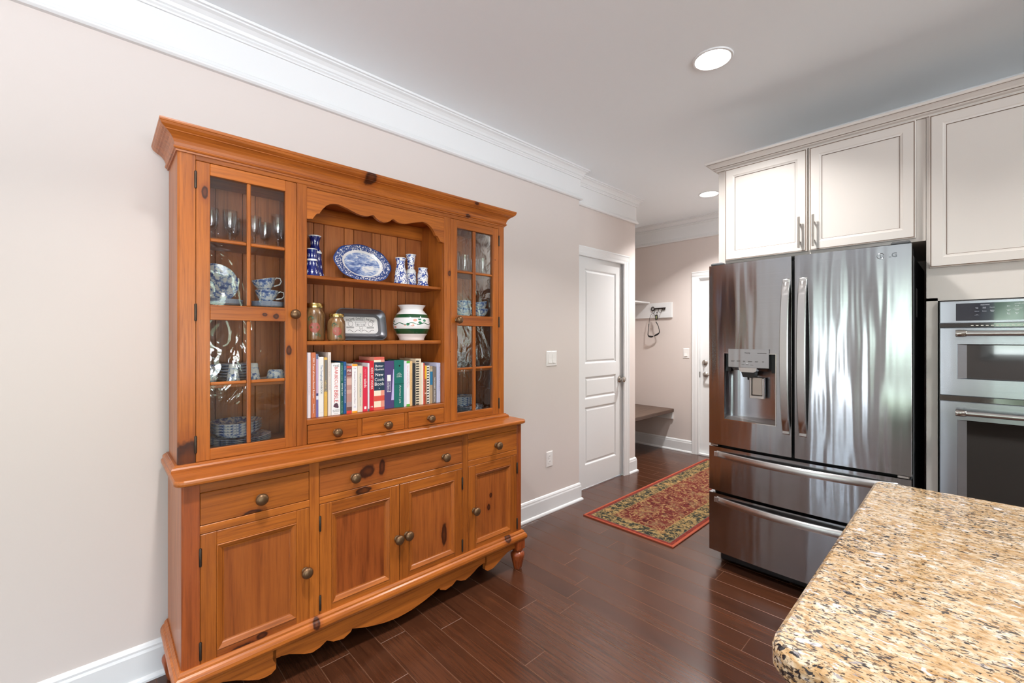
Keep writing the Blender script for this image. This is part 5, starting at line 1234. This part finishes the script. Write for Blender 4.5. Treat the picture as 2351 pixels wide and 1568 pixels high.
# green banded vase
def bandvase():
    N = Nodes('green_banded_vase'); v = N.obj(); z = N.n('SeparateXYZ', {'Vector': v}).outputs['Z']
    wh, gn = lin((236, 232, 232)), lin((34, 78, 48))
    st = [(0.0, wh), (0.034, gn), (0.060, wh), (0.1165, gn), (0.135, wh)]
    col = N.ramp(N.math('DIVIDE', z, 0.2), [(p / 0.2, c) for p, c in st], 'CONSTANT')
    vo = N.n('TexVoronoi', {'Vector': N.mapv(v, (1, 1, 1.5)), 'Scale': 34}); ds = vo.outputs['Distance']; pick = N.n('SeparateColor', {'Color': vo.outputs['Color']}).outputs[0]
    spot = N.math('LESS_THAN', ds, 0.34); leaf = N.mix(N.math('GREATER_THAN', pick, 0.55), lin((60, 128, 92)), lin((222, 160, 140)))
    inb = N.math('MULTIPLY', N.math('GREATER_THAN', z, 0.064), N.math('LESS_THAN', z, 0.112))
    has = N.math('GREATER_THAN', N.n('SeparateColor', {'Color': vo.outputs['Color']}).outputs[1], 0.45)
    col = N.mix(N.math('MULTIPLY', N.math('MULTIPLY', spot, inb), has), col, leaf)
    wv = N.math('ABSOLUTE', N.math('SUBTRACT', z, N.math('ADD', 0.086, N.math('MULTIPLY', N.math('SINE', N.math('MULTIPLY', N.math('ARCTAN2', N.n('SeparateXYZ', {'Vector': v}).outputs['Y'], N.n('SeparateXYZ', {'Vector': v}).outputs['X']), 9.0)), 0.004))))
    col = N.mix(N.math('LESS_THAN', wv, 0.0022), col, lin((40, 96, 66)))
    return N.pbr(col, 0.1, Coat_Weight=0.5)
M['bandvase'] = bandvase()
ware('ceramic_vase', 'round white ceramic vase with two dark green bands and painted leaves', 'vase', [(0, 0), (0.064, 0), (0.066, 0.004), (0.066, 0.010), (0.072, 0.022), (0.082, 0.036), (0.093, 0.060), (0.097, 0.086), (0.093, 0.112), (0.083, 0.134), (0.068, 0.150), (0.059, 0.160), (0.062, 0.170), (0.071, 0.181), (0.073, 0.184), (0.069, 0.184), (0.056, 0.164), (0.06, 0.15), (0.06, 0.02), (0, 0.012)], 'bandvase', 0.125, 1.008, Z2S, 40)

# ---- china and glass behind the glazed doors
ORD = ['topmost', 'second from the top', 'third from the top', 'fourth from the top', 'fifth from the top', 'sixth from the top']
def plate_prof(r, h): return [(0, 0), (r * 0.55, 0), (r * 0.6, 0.0015), (r * 0.97, h - 0.002), (r, h - 0.0005), (r * 0.99, h), (r * 0.6, 0.005), (r * 0.55, 0.0035), (0, 0.0035)]
_pm = {}
def stack(kind, label, cat, n, r, h, step, d, s, z, mat, group):
    k = (kind, r, h, mat)
    if k not in _pm: _pm[k] = MB().lathe(plate_prof(r, h) if kind != 'bowl' else [(0, 0), (r * 0.5, 0), (r * 0.52, 0.004), (r * 0.85, h * 0.55), (r, h), (r * 0.98, h), (r * 0.8, h * 0.55), (r * 0.5, 0.008), (0, 0.008)], 40).mesh(kind, mat)
    for i in range(n):
        o = obj(kind, _pm[k]); hput(o, d, s, z + step * i); tag(o, '%s, %s' % (label, ORD[n - 1 - i]) if n > 1 else label, cat, group)
    return z + step * n
GA, GB, GC, GD = 1.6942, 1.4437, 1.1447, 0.8937
# left cupboard
stack('dinner_plate', 'blue rimmed plate under the standing plate, left glass cupboard', 'plate', 4, 0.083, 0.010, 0.0055, 0.120, 0.150, GB, 'plate_rim', 'plates on the upper left shelf')
sp_ = MB().lathe(plate_prof(0.080, 0.012), 40).build('dinner_plate', 'china'); tag(sp_, 'blue and white plate standing upright behind the stacked plates, left glass cupboard', 'plate')
hput(sp_, 0.040, 0.150, GB + 0.0205 + 0.078, lean(0.12))
stack('saucer', 'blue saucer under the two teacups, left glass cupboard', 'saucer', 5, 0.060, 0.008, 0.0042, 0.150, 0.316, GB, 'plate_rim', 'saucers under the teacups')
def cup(label, d, s, z, rot=None, handle=0.6, cat='cup', r=0.043, h=0.046):
    t = hthing('teacup', label, cat, d, s, z, 'blue and white teacups', rot)
    MB().lathe([(0, 0), (r * 0.45, 0), (r * 0.47, 0.004), (r * 0.72, h * 0.28), (r * 0.90, h * 0.62), (r, h), (r * 0.96, h), (r * 0.86, h * 0.6), (r * 0.4, 0.008), (0, 0.007)], 32).build('bowl', 'china_pale', t)
    c, s_ = math.cos(handle), math.sin(handle)
    pts = [(r * 0.93, h * 0.82), (r * 1.15, h * 0.98), (r * 1.45, h * 0.90), (r * 1.5, h * 0.6), (r * 1.28, h * 0.34), (r * 0.76, h * 0.26)]
    MB().tube([(a * c, a * s_, b) for a, b in pts], 0.0028, 8).build('handle', 'porcelain', t)
    MB().lathe([(r * 0.96, h), (r * 1.005, h), (r * 1.0, h + 0.001), (r * 0.965, h + 0.001)], 32).build('rim', 'porcelain', t)
cup('white and blue teacup with handle, lower of the stacked pair in the left glass cupboard', 0.150, 0.312, GB + 0.0247, None, 1.45)
cup('white and blue teacup tilted on top of the other teacup, left glass cupboard', 0.145, 0.310, GB + 0.0725, Matrix.Rotation(0.22, 3, 'X'), 1.45)
# creamer, shakers, saucers, tea bowls
t = hthing('creamer_jug', 'small blue and white cream jug at the edge of the left cupboard middle shelf', 'jug', 0.175, 0.104, GC)
MB().lathe([(0, 0), (0.020, 0), (0.021, 0.004), (0.030, 0.020), (0.032, 0.034), (0.026, 0.052), (0.022, 0.062), (0.025, 0.072), (0.023, 0.072), (0.02, 0.06), (0.0, 0.02)], 28).build('body', 'china_pale', t)
MB().tube([(0.0, 0.022, 0.064), (0.0, 0.026, 0.086), (0.0, 0.018, 0.098), (0, 0.004, 0.096), (0, -0.004, 0.080)], 0.003, 8).build('handle', 'porcelain', t)
for s, lab in ((0.186, 'blue and white shaker, nearer the cream jug on the left cupboard shelf'), (0.258, 'blue and white shaker behind the centre muntin of the left door')):
    t = hthing('salt_shaker', lab, 'shaker', 0.178, s, GC, 'blue and white shakers')
    MB().lathe([(0, 0), (0.022, 0), (0.0235, 0.003), (0.0235, 0.008), (0.020, 0.030), (0.0155, 0.056)], 26).build('body', 'china_pale', t)
    MB().lathe([(0.0155, 0.056), (0.0150, 0.060), (0.0150, 0.068), (0.012, 0.073), (0, 0.074)], 26).build('cap', 'porcelain', t)
stack('saucer', 'pale blue saucer behind the shakers in the left cupboard', 'saucer', 6, 0.062, 0.012, 0.0115, 0.088, 0.205, GC, 'plate_rim', 'saucers behind the shakers')
stack('saucer', 'white saucer carrying the upturned tea bowl, left cupboard', 'saucer', 1, 0.062, 0.009, 0.006, 0.150, 0.345, GC, 'porcelain', 'tea bowl and saucer')
o = ware('tea_bowl', 'upturned blue and white tea bowl on a saucer, left cupboard', 'bowl', [(0.034, 0), (0.033, 0.010), (0.029, 0.030), (0.024, 0.036), (0.020, 0.0365), (0, 0.0365)], 'china_pale', 0.150, 0.345, GC + 0.006)
zz = stack('dinner_plate', 'blue edged dinner plate on the floor of the left glass cupboard', 'plate', 4, 0.108, 0.014, 0.0065, 0.130, 0.222, GD, 'china', 'dinner plates on the left cupboard floor')
stack('bowl', 'blue and white bowl on the dinner plates, left glass cupboard', 'bowl', 4, 0.092, 0.030, 0.0105, 0.130, 0.205, zz + 0.006, 'china', 'bowls on the left cupboard floor')
ware('dish_lid', 'tiny white dish beside the plate stack in the left cupboard', 'dish', [(0, 0), (0.016, 0), (0.020, 0.003), (0.020, 0.006), (0.016, 0.004), (0, 0.004)], 'porcelain', 0.200, 0.350, GD)
# goblets
gob_prof = [(0, 0), (0.026, 0), (0.026, 0.002), (0.006, 0.006), (0.0045, 0.014), (0.007, 0.022), (0.0045, 0.030), (0.008, 0.040), (0.018, 0.050), (0.023, 0.066), (0.0245, 0.092), (0.0262, 0.122), (0.0252, 0.122), (0.0225, 0.085), (0.017, 0.055), (0, 0.046)]
gob_me = MB().lathe(gob_prof, 22).mesh('goblet', 'crystal')
def glasses(me, name, spots, z, where, cat, group):
    for (d, s, k, lab) in spots:
        o = obj(name, me); hput(o, d, s, z, Matrix.Diagonal((1, 1, k))); tag(o, lab, cat, group)
glasses(gob_me, 'goblet', [(0.155, 0.118, 1.0, 'clear stemmed goblet nearest the hinge side, top left cupboard shelf'), (0.165, 0.178, 1.0, 'clear stemmed goblet in front of the middle of the top left cupboard pane'),
    (0.095, 0.205, 0.92, 'clear stemmed goblet standing behind the front goblet, top left cupboard shelf'), (0.165, 0.262, 0.94, 'clear stemmed goblet just past the centre muntin, top left cupboard shelf'),
    (0.095, 0.318, 0.92, 'clear stemmed goblet at the back beyond the muntin, top left cupboard shelf'), (0.165, 0.350, 1.12, 'tallest clear stemmed goblet beside the knob-side stile, top left cupboard shelf'),
    (0.090, 0.385, 1.0, 'clear stemmed goblet in the back corner, top left cupboard shelf')], GA, '', 'goblet', 'goblets on the top left shelf')
tum_me = MB().lathe([(0, 0), (0.024, 0), (0.025, 0.003), (0.031, 0.105), (0.030, 0.105), (0.024, 0.010), (0, 0.008)], 22).mesh('tumbler', 'crystal')
glasses(tum_me, 'tumbler', [(0.150, 1.270, 1.05, 'clear glass tumbler nearest the knob side of the right cupboard top shelf'), (0.150, 1.335, 0.95, 'clear glass tumbler, second along the right cupboard top shelf'),
    (0.150, 1.402, 0.80, 'short clear glass tumbler just past the muntin, right cupboard top shelf'), (0.150, 1.468, 0.9, 'clear glass tumbler nearest the hinge side of the right cupboard top shelf')], GA, '', 'tumbler', 'tumblers in the right cupboard')
cup('blue and white teacup, lower of the pair nearest the knob in the right cupboard', 0.155, 1.325, GB, None, 1.3)
cup('blue and white teacup stacked on top of the pair nearest the knob, right cupboard', 0.155, 1.328, GB + 0.040, None, 2.3)
cup('blue and white teacup at the back between the two cup stacks, right cupboard', 0.080, 1.400, GB, None, 0.9)
cup('blue and white teacup, lower of the pair nearest the hinges in the right cupboard', 0.155, 1.455, GB, None, 3.6)
cup('blue and white teacup tilted on top of the pair nearest the hinges, right cupboard', 0.155, 1.456, GB + 0.042, Matrix.Rotation(0.16, 3, 'X'), 3.9)
ware('cut_glass_dish', 'low ribbed cut-glass dish on the middle shelf of the right cupboard', 'dish', [(0, 0), (0.048, 0), (0.052, 0.004), (0.055, 0.036), (0.053, 0.036), (0.048, 0.008), (0, 0.006)], 'crystal', 0.150, 1.340, GC, 36)
glasses(tum_me, 'tumbler', [(0.100, 1.345, 0.85, 'clear tumbler standing behind the cut-glass dish'), (0.140, 1.425, 0.5, 'short clear tumbler beside the cut-glass dish')], GC, '', 'tumbler', 'tumblers in the right cupboard')
zz = stack('dinner_plate', 'blue rimmed dinner plate on the right glass cupboard floor', 'plate', 4, 0.095, 0.013, 0.0065, 0.130, 1.365, GD, 'plate_rim', 'plates on the right cupboard floor')
stack('bowl', 'blue and white bowl on the plates, right glass cupboard', 'bowl', 4, 0.070, 0.026, 0.0105, 0.130, 1.345, zz + 0.006, 'china', 'bowls on the right cupboard floor')
